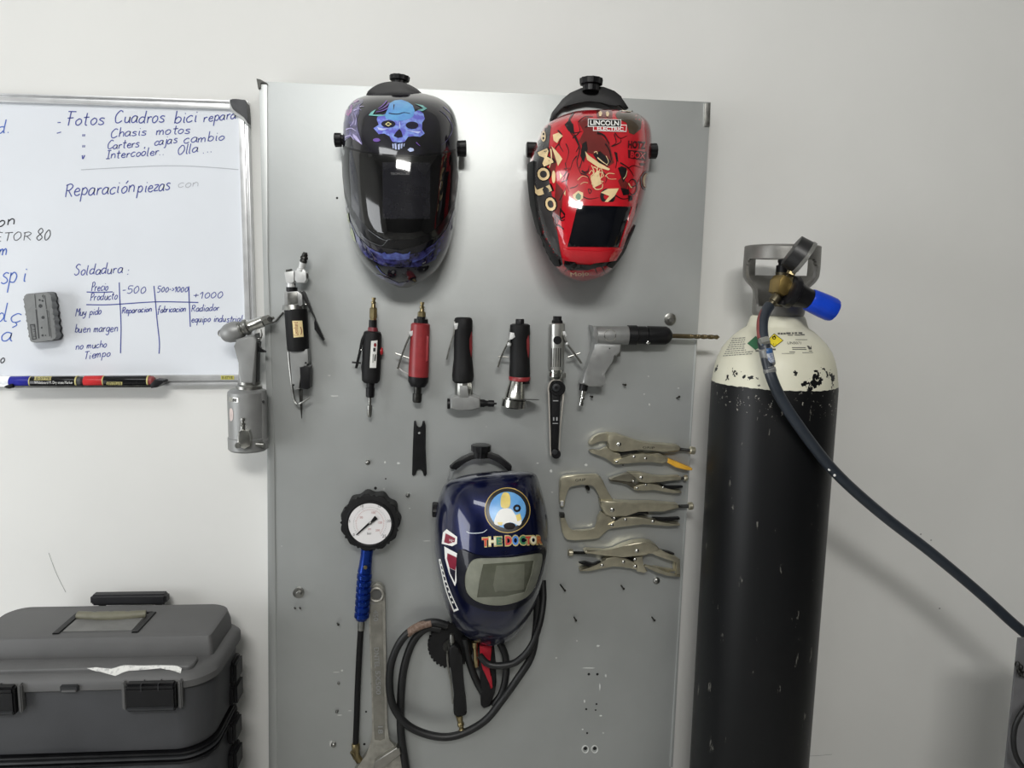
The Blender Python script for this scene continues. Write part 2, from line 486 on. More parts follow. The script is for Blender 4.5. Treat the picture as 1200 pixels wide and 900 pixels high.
G = {}
def gl(ch, wd, s): G[ch] = (wd, [[tuple(map(float, p.split(','))) for p in st.split()] for st in s.split(';')])
gl('a', .95, '.78,.9 .4,1 .06,.6 .15,.1 .5,.05 .78,.5 .8,.95;.8,.9 .8,.2 .98,0')
gl('b', .85, '.1,2 .1,0;.1,.6 .4,1 .78,.7 .72,.2 .4,0 .1,.2')
gl('c', .8, '.8,.85 .5,1 .1,.6 .2,.1 .5,0 .82,.2')
gl('d', .95, '.78,.9 .4,1 .06,.6 .15,.1 .5,.05 .78,.4;.84,2 .8,.3 .95,0')
gl('e', .85, '.1,.5 .72,.6 .6,.95 .3,.95 .08,.5 .25,.08 .6,0 .86,.2')
gl('f', .75, '.8,1.9 .5,2 .35,1.5 .35,-.6;.05,1 .7,1')
gl('g', .9, '.78,.9 .4,1 .06,.6 .2,.1 .6,.1 .8,.6;.82,1 .8,-.5 .5,-.85 .1,-.6')
gl('h', .85, '.1,2 .1,0;.1,.6 .4,1 .7,.8 .75,0')
gl('i', .42, '.2,1 .2,.15 .36,0;.2,1.45 .25,1.55')
gl('j', .45, '.3,1 .3,-.6 .02,-.85;.3,1.45 .35,1.55')
gl('l', .42, '.15,2 .15,.2 .36,0')
gl('m', 1.2, '.05,1 .08,0;.08,.6 .35,1 .5,.7 .5,0;.5,.6 .8,1 .98,.7 1.02,0')
gl('n', .9, '.1,1 .12,0;.12,.6 .45,1 .75,.75 .8,0')
gl('o', .9, '.45,1 .1,.6 .2,.1 .5,0 .8,.4 .72,.85 .42,1')
gl('p', .9, '.1,1 .1,-.9;.1,.7 .45,1 .8,.6 .6,.05 .1,.15')
gl('q', .95, '.78,.9 .4,1 .06,.6 .2,.1 .6,.1 .8,.6;.82,1 .82,-.9')
gl('r', .68, '.1,1 .12,0;.12,.6 .35,.95 .65,.9')
gl('s', .82, '.75,.9 .4,1 .15,.75 .6,.45 .7,.15 .35,0 .05,.15')
gl('t', .7, '.35,1.75 .33,.2 .6,0;.02,1.1 .7,1.15')
gl('u', .92, '.1,1 .12,.25 .4,0 .7,.3 .75,1;.75,1 .78,.1 .92,0')
gl('v', .8, '.08,1 .4,0 .75,1')
gl('y', .85, '.1,1 .15,.3 .5,.2 .75,.6;.8,1 .7,-.4 .35,-.85 .1,-.6')
gl('z', .82, '.1,.95 .75,.95 .1,.05 .8,.05')
gl('\u00e7', .85, '.8,.85 .5,1 .1,.6 .2,.1 .5,0 .82,.2;.45,0 .6,-.3 .3,-.6')
gl('\u00f3', .9, '.45,1 .1,.6 .2,.1 .5,0 .8,.4 .72,.85 .42,1;.5,1.4 .75,1.8')
gl('F', 1.0, '.4,2 .36,0;.05,2 1.05,1.95;.1,1.05 .85,1.1')
gl('C', 1.1, '1,1.75 .6,2 .1,1.2 .2,.2 .6,0 1.05,.35')
gl('I', .75, '.35,2 .35,0;.05,2 .7,2;.0,0 .7,0')
gl('O', 1.1, '.5,2 .1,1.2 .25,.2 .6,0 1,.8 .85,1.8 .45,2')
gl('R', 1.1, '.15,1.9 .2,0;.0,1.8 .6,2 .95,1.6 .6,1.05 .2,1;.45,1 1.05,0')
gl('S', 1.0, '.9,1.8 .5,2 .15,1.5 .75,.9 .8,.3 .4,0 .05,.3')
gl('P', 1.0, '.15,1.9 .2,0;.0,1.8 .6,2 .9,1.5 .6,1 .2,.9')
gl('M', 1.2, '.1,0 .15,2 .6,1 1.05,2 1.1,0')
gl('T', 1.0, '.5,2 .45,0;.0,1.95 1,2')
gl('E', .9, '.8,2 .15,2 .15,0 .8,0;.15,1 .7,1')
gl('5', .85, '.8,2 .2,2 .15,1.15 .6,1.2 .75,.5 .4,0 .05,.2')
gl('0', .85, '.4,1.7 .08,1 .2,.15 .5,.1 .78,.8 .6,1.6 .38,1.7')
gl('1', .5, '.0,1.3 .35,1.9 .35,0')
gl('8', .85, '.45,1 .12,1.5 .45,2 .75,1.5 .45,1 .08,.45 .45,0 .8,.45 .45,1')
gl('-', .6, '.05,.9 .5,.95')
gl('>', .6, '.05,1.4 .5,.9 .05,.4')
gl('+', .9, '.05,.9 .8,.9;.42,1.4 .42,.35')
gl(',', .4, '.2,.2 .1,-.3')
gl('.', .4, '.15,.05 .25,.0')
gl(':', .5, '.2,.15 .28,.05;.2,.95 .28,.85')
gl('"', .6, '.1,1.5 .15,.7;.4,1.5 .42,.7')
gl(' ', .7, '.0,.0')
def hand(mb, s, x0, y0, x1, y1, xh, wpx=1.1, slant=.2, jit=.075):
    tot = sum(G[c][0] for c in s) + .12 * len(s); k = (x1 - x0) / tot; cx = 0; dy = (y1 - y0) / (x1 - x0)
    for c in s:
        wd, sts = G[c]; jx, jy, js = (random.uniform(-jit, jit) for _ in range(3))
        for st in sts:
            if c == ' ': continue
            pts = []
            for gx, gy in st:
                gy2 = gy * (1 + js)
                X = x0 + (cx + gx + jx) * k + gy2 * xh * slant
                pts.append((X, y0 + (X - x0) * dy - (gy2 + jy) * xh))
            if len(pts) > 2: pts = crm(pts, 4)
            ribbon(mb, pts, wpx, WD + .0004)
        cx += wd + .12
h1 = MB()
hand(h1, '-', 66, 148, 72, 148, 5); hand(h1, 'Fotos', 77, 147, 123, 146, 8, 1.3); hand(h1, 'Cuadros', 134, 144.5, 194, 143.5, 7.5, 1.3)
hand(h1, 'bici', 203, 145, 232, 142, 7.5, 1.3); hand(h1, 'repara', 238, 143.5, 277, 138.5, 6, 1.2)
hand(h1, '-', 66, 160, 74, 158, 4); hand(h1, '"', 95, 162, 100, 162, 3.4); hand(h1, 'Chasis', 129, 161.5, 172, 158, 5.2); hand(h1, 'motos', 182, 158, 224, 156, 5.4)
hand(h1, '"', 95, 175, 100, 175, 3.4); hand(h1, 'Carters', 125, 175, 164, 172, 5); hand(h1, ',', 169, 173, 172, 173, 4); hand(h1, 'cajas', 180, 170.5, 208, 167, 5); hand(h1, 'cambio', 215, 168, 264, 164, 5.4)
hand(h1, 'v', 95, 186, 99, 186, 4, 1.4); hand(h1, 'Intercooler..', 124, 186, 193, 181, 5); hand(h1, 'Olla', 207, 181.5, 233, 178, 5.4); hand(h1, '...', 237, 179.5, 250, 177.5, 4)
h1.build('handwritten_photo_list', M_blue, wb, flat=True)
h2 = MB(); hand(h2, 'Reparaci\u00f3n', 75.5, 230.5, 158, 225, 8, 1.25); hand(h2, 'piezas', 161, 225.5, 200, 222.5, 7.5, 1.25); h2.build('handwritten_heading', M_blue, wb, flat=True)
h3 = MB()
hand(h3, 'Soldadura', 86.5, 322.5, 144, 320, 6, 1.1); hand(h3, ':', 147.5, 322, 152, 322, 6, 1.6)
hand(h3, 'Precio', 106.5, 341, 127, 340, 5, .95); hand(h3, 'Producto', 105, 352.5, 138, 350.5, 4.6, .95)
for ln in ([(101.5, 342.2), (116, 342.6), (132, 342)], [(139.7, 331), (140.3, 350), (141.8, 380), (141.2, 414)], [(180.3, 335), (182, 352), (184, 375), (186.7, 400), (186.3, 414.5)], [(221.2, 335.5), (221.8, 355), (223, 383)], [(101, 357), (130, 357), (180, 353.8), (215, 354), (232.5, 354.5)], ):
    ribbon(h3, crm(ln, 5), 1.25, WD + .0004)
hand(h3, '-500', 142.5, 344.5, 171, 343.5, 4.6, .95); hand(h3, '500->1000', 184, 342.5, 220.5, 342, 3.4, .95); hand(h3, '+1000', 226, 350, 262, 349, 4, .95)
hand(h3, 'Reparacion', 142.5, 367.5, 178, 365, 3.6, 1.05); hand(h3, 'fabricacion', 184.5, 366.5, 218, 365, 3.8, 1.0); hand(h3, 'Radiador', 224, 365.5, 257, 363.5, 4, .95); hand(h3, 'equipo industrial', 224, 377.5, 284, 377, 4, .95)
hand(h3, 'Muy pido', 88, 370.5, 119, 368, 4.2, .95); hand(h3, 'buen margen', 87.5, 389.5, 138, 388.5, 5, .95); hand(h3, 'no mucho', 88.5, 409.5, 125.5, 407, 4.4, .95); hand(h3, 'Tiempo', 98, 421.5, 130, 417, 4.6, .95)
h3.build('handwritten_price_table', M_blue, wb, flat=True)
h4 = MB(); hand(h4, 'on', -3, 265.5, 18, 263, 6.5, 1.5); hand(h4, 'ETOR', -6, 283, 37, 281, 5, .9); hand(h4, '80', 42, 282, 59, 281, 6.5, 1.1); hand(h4, 'o', 0, 425, 6, 425, 5.5, 1.3)
h4.build('black_handwriting', M_ink, wb, flat=True)
h5 = MB(); hand(h5, 'd.', -5, 157.5, 12, 155, 7.5, 1.4); hand(h5, 'm', -2, 300, 9, 299, 7.5, 1.4); hand(h5, 'sp', 0, 333, 21, 331, 13, 1.4); hand(h5, 'i', 25, 330, 31, 329, 10, 1.4)
hand(h5, 'l\u00e7', 3, 377, 27, 377, 11, 1.3); hand(h5, 'a', 0, 400, 15, 400, 10, 1.4); hand(h5, 'o', -5, 376, 5, 376, 10, 1.3)
h5.build('bright_blue_handwriting', M_blue2, wb, flat=True)
h6 = MB(); ribbon(h6, crm([(95, 199), (150, 196), (200, 194.2), (245, 196), (279.5, 198.8)], 6), .9, WD + .0004); hand(h6, 'con', 208, 220, 233, 218.5, 5, .9)
h6.build('wiped_marks', M_faint, wb, flat=True)

# pen tray clipped under the board, with its pointed black ends
MB().prism([(11, 452.2), (183, 451.2), (183, 454), (11, 454.5)], .003, .055, bevel=.001).build('pen_tray', M_dksteel, wb)
MB().prism(crm([(4.5, 453.5), (8, 451.5), (14, 450), (14.5, 454.5), (9, 455.5)], 3, True), .03, .058, bevel=.001).build('tray_end', M_black, wb)
MB().prism([(176, 450.5), (181, 445), (190.5, 446), (191, 448.5), (184, 454), (177, 455)], .03, .056, bevel=.001).build('tray_end', M_black, wb)

# ================================================================== markers and eraser
def marker(x0, x1, capw, capm, endm, y0, y1, label, endw, extra):
    t = thing('whiteboard_marker', label, 'marker', P((x0 + x1) / 2, (y0 + y1) / 2 + 7, .042), 'markers in the pen tray')
    L = x1 - x0; A, B = (x0, y0), (x1, y1); d = .0435; r = 6.7
    MB().lp(A, B, d, [(capw - 4, r * .8), (capw, r * .97), (L - endw - 2, r * .97), (L - endw, r * .9), (L - endw, 0)], 28).build('barrel', M_black_gloss, t, keep=True)
    b = t.children[0]
    MB().lp(A, B, d, [(0, r * .8), (1, r), (capw - .6, r * 1.03), (capw, r * .98)], 28).build('cap', capm, t)
    MB().lp(A, B, d, [(capw - .4, r), (capw + 1, r)], 28).build('cap_band', M_goldband, t)
    MB().lp(A, B, d, [(L - endw - 1.6, r * 1.02), (L - endw, r * 1.02)], 28).build('end_band', M_goldband, t)
    MB().lp(A, B, d, [(L - endw, r * .9), (L - 2.5, r * .86), (L - .5, r * .6), (L, 0)], 28).build('end_plug', endm, t)
    extra(b)
M_black_gloss = mat('gloss black barrel', (20, 20, 22), .25, coat=.5)
M_goldband = mat('pale gold band', (204, 194, 130), .4, .3)
def ex1(b):
    graphic(b, 'label_block', M_goldband, [[(40.5, 441.5), (61, 441.2), (59.8, 445.6), (40, 445.6)]], step=3)
    m = MB(); text(m, 'E-STYE', 42.5, 444.9, 2.6, width=16, target=b, eps=.0012, skew=.2); m.build('label_print', M_ink, b)
    m = MB(); text(m, 'Whiteboard M. Dry erase Marker', 40.5, 449.6, 3.0, width=45, target=b, eps=.0008); m.build('barrel_print', M_white, b)
def ex2(b):
    m = MB(); [decal(m, b, [(xx, yy), (xx + 1.3, yy), (xx + 1.1, yy + hh), (xx, yy + hh)], .0008, 3) for xx, yy, hh in [(125 + k * 1.9, 448.4 + (k % 3) * .25, 2.2 + (k % 2) * .6) for k in range(10)]], decal(m, b, [(125, 447.6), (143.5, 447.6), (143.5, 448.2), (125, 448.2)], .0008, 3); m.build('barrel_print', M_goldband, b)
marker(12.3, 99, 24.5, mat('blue cap', (48, 50, 150), .35, coat=.3), mat('grey plug', (70, 70, 72), .4), 447.6, 447, 'blue capped black whiteboard marker at left end of tray', 7, ex1)
marker(99.2, 182, 23, mat('red cap', (196, 52, 54), .35, coat=.3), mat('dull red plug', (140, 66, 66), .4), 447, 446.3, 'red capped black whiteboard marker at right end of tray', 6.5, ex2)

er = thing('board_eraser', 'grey wavy edged magnetic eraser stuck on the whiteboard', 'eraser', P(49, 402, .02))
def wavy(pts, amp=.9):
    (ax, ay), (bx, by), (cx, cy), (dx, dy) = pts; out = []
    N = 32
    out += crm([(ax + 1, ay + 4), (ax + 3, ay + 1), (ax + 8, ay)], 3)
    out += crm([(bx - 6, by), (bx - 2, by + 1.2), (bx - .5, by + 5)], 3)
    for k in range(1, N): f = k / N; out.append((bx - .5 + (cx - bx) * f + amp * math.sin(f * 5.5 * 2 * math.pi), by + 5 + (cy - by - 9) * f))
    out += crm([(cx - .5, cy - 4), (cx - 3, cy - 1), (cx - 7, cy)], 3)
    out += crm([(dx + 7, dy), (dx + 2, dy - 1), (dx + .4, dy - 5)], 3)
    for k in range(1, N): f = k / N; out.append((dx + .4 + (ax - dx) * f + amp * math.sin(f * 5.5 * 2 * math.pi), dy - 5 + (ay - dy + 9) * f))
    return out
eo = [(27.2, 344), (62.5, 342), (69.5, 399.5), (34.5, 401.5)]
MB().prism(wavy(eo), WD, .030, bevel=.001).build('felt_pad', mat('dark felt', (64, 66, 68), .9, bump=.3), er)
eb = MB().prism(wavy([(26.8, 344), (60, 342.5), (66, 399), (34, 401.5)], .7), .028, .046, bevel=.002).build('body', mat('grey foam', (122, 124, 124), .7, var=.06, bump=.1), er, keep=True)
bm_ = MB()
decal(bm_, eb, [[(35.3, 380), (41, 379.6), (43, 397.5), (37.8, 398)], [(36.3, 381), (40.2, 380.7), (42, 396.6), (38.6, 397)]], step=3)
text(bm_, 'E-STYE', 37.9, 381.6, 2.6, 84, width=14, target=eb)
for x0, y0, x1, y1, ww in ((42.3, 362.5, 45.6, 396.5, 1.3), (40.8, 345, 42.2, 361, .7), (52.5, 346, 54.6, 362, .8), (55, 363, 58.4, 394, .9), (57, 364, 60.5, 396, .5), (50.5, 345, 51, 350, .7)):
    decal(bm_, eb, [(x0 - ww / 2, y0), (x0 + ww / 2, y0), (x1 + ww / 2, y1), (x1 - ww / 2, y1)], step=4)
for x, y, r in ((47.5, 358.5, 2.4), (46.5, 351.5, 1.3), (50, 352.5, 1.3), (50.5, 372, 2), (49, 384, 1.2), (50, 393, 1.4), (53.5, 393, .9), (50, 347, .8)): decal(bm_, eb, circ(x, y, r, 6, a0=x), step=3)
bm_.build('printed_marks', mat('eraser print', (50, 52, 54), .6), eb)
# ================================================================== welding helmets
def shell(rows, dprof, cprof, dr, a, b, lean, nr=44, nc=49):
    ys = [r[0] for r in rows]; y0, y1 = ys[0], ys[-1]
    L = [(r[0], r[1]) for r in rows]; R = [(r[0], r[2]) for r in rows]
    mb = MB(); outer, inner = [], []
    for i in range(nr):
        v = .5 - .5 * math.cos(math.pi * (i + .0) / (nr - 1)); y = y0 + (y1 - y0) * v
        xl, xr = sinterp(L, y), sinterp(R, y); dep = sinterp(dprof, y); c = sinterp(cprof, y)
        ro, ri = [], []
        for j in range(nc):
            u = -math.cos(math.pi * j / (nc - 1)); x = (xl + xr) / 2 + (xr - xl) / 2 * u
            q = (u - c) / (1 + c) if u < c else (u - c) / (1 - c)
            h = max(0.0, 1 - abs(q) ** a) ** (1 / b)
            base = P(x, y, dr)
            ro.append(mb.v(base + lean * (dep * h)))
            u2 = u * .97; x2 = (xl + xr) / 2 + (xr - xl) / 2 * u2
            ri.append(mb.v(P(x2, y + (y0 + y1 - 2 * y) / (y1 - y0) * 1.5, dr) + lean * (max(0, dep - .005) * h * .97 - .0005)))
        outer.append(ro); inner.append(ri)
    for G_, flip in ((outer, 0), (inner, 1)):
        for A, B in zip(G_, G_[1:]):
            for j in range(nc - 1): mb.face((A[j], A[j + 1], B[j + 1], B[j]) if not flip else (A[j], B[j], B[j + 1], A[j + 1]))
    for i in range(nr - 1):
        for j in (0, nc - 1): mb.face((outer[i][j], outer[i + 1][j], inner[i + 1][j], inner[i][j]))
    for i in (0, nr - 1):
        for j in range(nc - 1): mb.face((outer[i][j], outer[i][j + 1], inner[i][j + 1], inner[i][j]))
    return mb
def leanto(x, y, dr):
    v = CAM - P(x, y, dr); return Vector((v.x / -v.y, -1, v.z / -v.y))
def stroke(pts, w0, w1=None, sm=4):
    """closed outline of a painted stroke, tapering from w0 to w1 (px)"""
    w1 = w0 if w1 is None else w1
    if sm and len(pts) > 2: pts = crm(pts, sm)
    n = len(pts); L, Rr = [], []
    for i in range(n):
        p, q = pts[max(i - 1, 0)], pts[min(i + 1, n - 1)]
        dx, dy = q[0] - p[0], q[1] - p[1]; l = math.hypot(dx, dy) or 1; w_ = (w0 + (w1 - w0) * i / (n - 1)) / 2
        L.append((pts[i][0] - dy / l * w_, pts[i][1] + dx / l * w_)); Rr.append((pts[i][0] + dy / l * w_, pts[i][1] - dx / l * w_))
    return L + Rr[::-1]
def side_knob(parent, A, B, d, r, label=None, ribs=12):
    mb = MB(); a = P(A[0], A[1], d); b = P(B[0], B[1], d); L = (b - a).length; k = sc(A[0], A[1], d)
    tw = lambda rad, i: rad * (1.0 if i % 2 else .93)
    mb.lathe(a, b, [(-.006, r * k * .7), (L * .3, r * k * .7), (L * .34, r * k * .96), (L * .94, r * k), (L, r * k * .86), (L, 0)], 2 * ribs, tw)
    return mb.build('tension_knob', M_black, parent, angle=25)

M_rivet = mat('dull zinc', (170, 172, 170), .4, .7)
for x, y in ((703, 109.5), (457.8, 99)):
    MB().stud(x, y, .052, 2.6, .012).lathe(P(x - 2, y + 6, BD), P(x, y, .055), [(0, .0012), (.02, .0012)], 8).build('nail', M_rivet, board)

# ---- black helmet with a painted skull
M_hblack = mat('gloss black shell', (14, 14, 17), .12, coat=1.0, var=.2, c2=(24, 22, 34), vscale=30)
M_neb = mat('violet painted smoke', (40, 36, 66), .14, coat=1.0, c2=(128, 122, 170), vscale=70, lo=.35, hi=.72, detail=9)
M_neb2 = mat('indigo painted smoke', (22, 20, 42), .14, coat=1.0, c2=(74, 74, 140), vscale=80, lo=.38, hi=.7, detail=9)
M_visor = mat('smoked visor', (12, 12, 13), .05, coat=1.0, var=.1)
t1 = thing('welding_helmet', 'black welding helmet with a blue skull painted on the forehead', 'welding helmet', P(469, 330, .06), 'welding helmets on the board')
dr = .085; ln1 = leanto(469, 230, dr)
rows = [(108.5, 452, 485), (110.5, 438, 499), (114, 424, 511), (120, 413, 521.5), (130, 406, 530.5), (145, 402.8, 535.5), (170, 402, 537.5), (200, 402, 537), (230, 404, 535.5), (260, 408.5, 532), (285, 415, 526.5), (305, 424.5, 518.5), (320, 438, 507), (330, 452, 494), (335.5, 464, 482)]
s1 = shell(rows, [(108, .012), (114, .045), (125, .085), (145, .118), (180, .142), (230, .15), (270, .145), (300, .115), (320, .075), (335.5, .025)], [(108, 0), (335, .03)], dr, 2.3, 2.1, ln1).build('shell', M_hblack, t1, angle=60, keep=True)
c1 = lambda pts: crop(380, 80, 6.667, pts); c1b = lambda pts: crop(380, 200, 6.206, pts); cs = lambda pts: crop(430, 110, 12.86, pts); cn = lambda pts: crop(395, 100, 10, pts)
graphic(s1, 'smoke_graphic', M_neb, [cn([(78, 400), (95, 300), (130, 225), (190, 175), (250, 150), (310, 165), (300, 210), (265, 240), (262, 330), (235, 400), (245, 520), (300, 690), (215, 645), (160, 600), (95, 650), (78, 560)]),
    stroke(c1([(905, 330), (960, 380), (1000, 470), (960, 560), (915, 600)]), 1.6, .4), stroke(c1([(930, 300), (990, 360), (1025, 450)]), 1.2, .3)])
graphic(s1, 'pink_smoke', mat('pink painted smoke', (176, 110, 160), .14, coat=1.0, c2=(120, 80, 150), vscale=60), [cn([(95, 350), (120, 260), (160, 225), (185, 235), (175, 310), (140, 360)]), cn([(190, 190), (250, 165), (255, 185), (200, 215)])], eps=.0009)
graphic(s1, 'pale_wisps', mat('pale violet paint', (186, 176, 220), .14, coat=1.0), [stroke(cn([(110, 520), (170, 505), (230, 540)]), 1.6, .3), cn([(190, 570), (235, 600), (300, 700), (240, 655), (200, 610)]), stroke(cn([(100, 610), (160, 590), (200, 640)]), 1.6, .3), stroke(cn([(200, 300), (260, 280), (290, 300)]), 1.1, .2), stroke(cn([(160, 480), (200, 420), (180, 340)]), .8, .2), stroke(cn([(215, 470), (230, 400), (210, 330)]), .7, .2), stroke(cn([(240, 270), (290, 250), (320, 255)]), .8, .2)], eps=.0011)
graphic(s1, 'chin_smoke', M_neb2, [c1b([(150, 240), (175, 330), (240, 470), (330, 560), (440, 610), (560, 625), (700, 590), (800, 530), (890, 420), (950, 260), (955, 380), (905, 540), (800, 650), (680, 700), (560, 700), (420, 690), (300, 620), (200, 470)]), c1b([(350, 740), (420, 760), (540, 815), (620, 800), (560, 840), (440, 800)])])
graphic(s1, 'chin_wisps', mat('mid blue smoke', (92, 108, 178), .14, coat=1.0, c2=(60, 60, 120), vscale=90), [c1b([(330, 570), (420, 600), (440, 590), (455, 605), (500, 600), (520, 592), (570, 605), (610, 600), (625, 585), (615, 640), (540, 650), (440, 640)]), stroke(c1b([(380, 690), (420, 740), (470, 770)]), 1.6, .4), stroke(c1b([(640, 660), (720, 630), (800, 560)]), 2, .5)], eps=.0009)
graphic(s1, 'side_flash', mat('pale olive paint', (170, 178, 140), .3, coat=.5), [c1b([(160, 300), (178, 360), (215, 440), (235, 520), (210, 500), (180, 420), (160, 350)])], eps=.0012)
# the skull
M_sk = mat('skull blue', (104, 168, 218), .14, coat=1.0, c2=(96, 148, 214), vscale=60)
M_sk2 = mat('skull violet', (104, 104, 200), .14, coat=1.0, c2=(132, 158, 226), vscale=110, lo=.42, hi=.6)
sk = graphic(s1, 'skull_graphic', M_sk2, [cs([(160, 350), (200, 330), (300, 300), (640, 300), (780, 250), (850, 300), (870, 380), (830, 440), (830, 540), (870, 600), (800, 650), (700, 640), (620, 650), (560, 740), (440, 750), (380, 720), (340, 640), (260, 600), (180, 610), (100, 520), (180, 470), (150, 390)])])
graphic(s1, 'skull_crown', M_sk, [cs([(270, 330), (320, 220), (340, 150), (420, 105), (520, 95), (620, 130), (690, 180), (720, 260), (700, 340), (640, 380), (520, 410), (380, 400), (290, 380)])], eps=.0009)
graphic(s1, 'skull_dark', mat('skull shadow ink', (24, 22, 44), .14, coat=1.0), [cs(circ(325, 460, 105, 18, 55)), cs(circ(680, 480, 95, 18, 55)), cs([(490, 535), (440, 580), (405, 640), (470, 670), (540, 650), (520, 570)]), stroke(cs([(330, 300), (460, 315), (560, 290), (650, 305)]), 1.1, .5), stroke(cs([(380, 745), (430, 735), (500, 745), (570, 730)]), 1.0), stroke(cs([(260, 620), (330, 700), (370, 790)]), .8), stroke(cs([(410, 170), (400, 250)]), 1.6, .4)], eps=.0013)
graphic(s1, 'skull_light', mat('skull pale', (188, 200, 238), .14, coat=1.0), [cs([(385, 760), (405, 755), (408, 830), (392, 825)]), cs([(418, 750), (445, 760), (450, 845), (425, 838)]), cs([(465, 770), (500, 755), (495, 845), (468, 845)]), cs([(510, 760), (540, 750), (530, 825), (512, 830)]), cs([(555, 760), (570, 750), (562, 800), (552, 800)]), cs([(488, 430), (500, 440), (500, 525), (488, 525)]), cs([(580, 545), (700, 570), (810, 575), (770, 605), (680, 580)]), cs([(160, 510), (240, 530), (330, 530), (230, 560), (180, 550)]), cs([(610, 850), (650, 815), (700, 830), (705, 865), (650, 880)])], eps=.0016)
graphic(s1, 'skull_eye', mat('pale gold', (206, 200, 140), .3), [[cs([(275, 465), (325, 432), (378, 465), (325, 500)]), cs([(298, 465), (325, 447), (355, 465), (325, 485)])]], eps=.0018, step=2)
graphic(s1, 'teal_horns', mat('teal paint', (112, 176, 172), .14, coat=1.0), [cs([(30, 330), (70, 280), (140, 240), (110, 285), (90, 320), (200, 320), (320, 330), (180, 345)]), cs([(720, 155), (840, 180), (905, 230), (830, 270), (760, 255), (850, 225), (800, 195)])], eps=.0012)
graphic(s1, 'purple_tufts', mat('purple paint', (110, 80, 160), .14, coat=1.0), [stroke(cs([(300, 110), (240, 180), (170, 230)]), 1.8, .5), stroke(cs([(340, 140), (280, 200), (180, 250)]), 1.6, .5), stroke(cs([(320, 220), (240, 260), (140, 280)]), 1.4, .5), cs(circ(150, 700, 55, 12, 28)), stroke(cs([(740, 735), (800, 790)]), 1.4, .6)], eps=.0011)
# visor and frame
vis = c1([(160, 626), (300, 662), (430, 685), (560, 697), (700, 699), (820, 688), (930, 668), (1002, 650)]) + c1b([(952, 40), (945, 130), (930, 230), (880, 325), (800, 420), (720, 470), (640, 490), (545, 496), (450, 490), (330, 420), (255, 330), (200, 250), (165, 150), (152, 40)])
fr_ = c1([(140, 605), (300, 645), (430, 668), (560, 680), (700, 682), (820, 670), (930, 650), (1020, 630)]) + c1b([(968, 40), (958, 150), (940, 260), (890, 380), (830, 460), (760, 510), (680, 540), (560, 575), (440, 560), (330, 520), (260, 430), (200, 320), (155, 190), (140, 40)])
graphic(s1, 'visor_surround', mat('satin black surround', (16, 16, 18), .3, coat=.5), [[fr_, vis]], eps=.002, skirt=.002)
v1 = MB(); decal(v1, s1, vis, .0035, 5, .003); v1 = v1.build('visor', M_visor, t1, angle=50, fixn=False, keep=True); v1['label'] = 'large curved smoked visor'
graphic(v1, 'filter_window', mat('filter glass', (34, 34, 38), .06, coat=1.0), [crop(380, 200, 6.206, [(425, -60), (770, -60), (770, 350), (425, 350)])], eps=.0004)
m = MB(); text(m, 'TECMOLUBE', 458, 205, 2.6, width=22, target=v1, eps=.0009); m.build('visor_print', mat('grey print', (96, 96, 96), .5), v1)
graphic(s1, 'surround_lines', mat('polished edge', (120, 122, 126), .2, .5), [stroke(c1b([(325, 425), (400, 480), (450, 500), (490, 490)]), .55), stroke(c1b([(275, 460), (340, 510), (420, 540), (455, 510), (470, 492)]), .55)], eps=.0032)
MB().prism(crm(c1([(325, 215), (350, 170), (420, 125), (500, 105), (600, 108), (690, 140), (775, 205), (740, 240), (550, 230), (380, 240)]), 4, True), .055, .095, bevel=.004).build('headband', M_black, t1)
side_knob(t1, (468, 97.5), (468.5, 89), .078, 12)
side_knob(t1, (404, 164), (392, 164), .095, 8.2); side_knob(t1, (534, 174), (546.5, 174), .095, 9.5)

# ---- red helmet with hot rod artwork
M_hred = mat('gloss red shell', (186, 24, 36), .16, coat=1.0, var=.08, vscale=30)
t2 = thing('welding_helmet', 'red welding helmet covered in hot rod artwork with small square window', 'welding helmet', P(690, 322, .06), 'welding helmets on the board')
dr = .08; ln2 = leanto(695, 220, dr)
rows = [(133, 669, 737), (134.5, 664, 747), (138, 655, 753), (143, 646, 758.5), (150, 637, 762), (165, 630, 763.5), (185, 622, 762), (205, 619.5, 759.5), (225, 620.5, 756), (245, 624, 750), (265, 630, 742.5), (285, 638, 734), (300, 645, 727), (312, 652, 719.5), (320, 659, 710), (325, 668, 699), (327, 676, 690)]
s2 = shell(rows, [(133, .065), (138, .09), (148, .115), (180, .135), (220, .15), (255, .158), (290, .15), (305, .125), (318, .08), (327, .03)], [(133, .2), (327, .25)], dr, 3.6, 1.75, ln2).build('shell', M_hred, t2, angle=60, keep=True)
k1 = lambda pts: crop(600, 80, 6.316, pts); k2 = lambda pts: crop(600, 200, 6.316, pts); k3 = lambda pts: crop(680, 150, 10, pts); k4 = lambda pts: crop(620, 120, 6, pts)
M_char = mat('charcoal shell paint', (62, 60, 60), .25, coat=.6)
M_mar = mat('maroon artwork', (104, 34, 32), .18, coat=.8); M_artk = mat('black artwork', (22, 16, 18), .18, coat=.8); M_artc = mat('cream artwork', (222, 196, 150), .2, coat=.8)
graphic(s2, 'charcoal_side', M_char, [[(641, 144), (646, 148), (644, 165), (641, 200), (646, 222), (649, 245), (653, 270), (657, 295), (660, 311), (653, 311), (644, 298), (634, 273), (628, 250), (624.5, 220), (625, 190), (628, 166), (633, 153)]])
sk2 = MB(); decal(sk2, s2, crop(600, 200, 6.316, [(128, -70), (128, 60), (148, 250), (185, 400), (235, 560), (292, 695), (365, 700), (352, 650), (300, 600), (232, 480), (195, 330), (180, 200), (172, 60), (172, -70)]), .004, 4, .004)
sk2.build('side_guard', M_rubber, t2, fixn=False)['label'] = 'black guard strip down the left side'
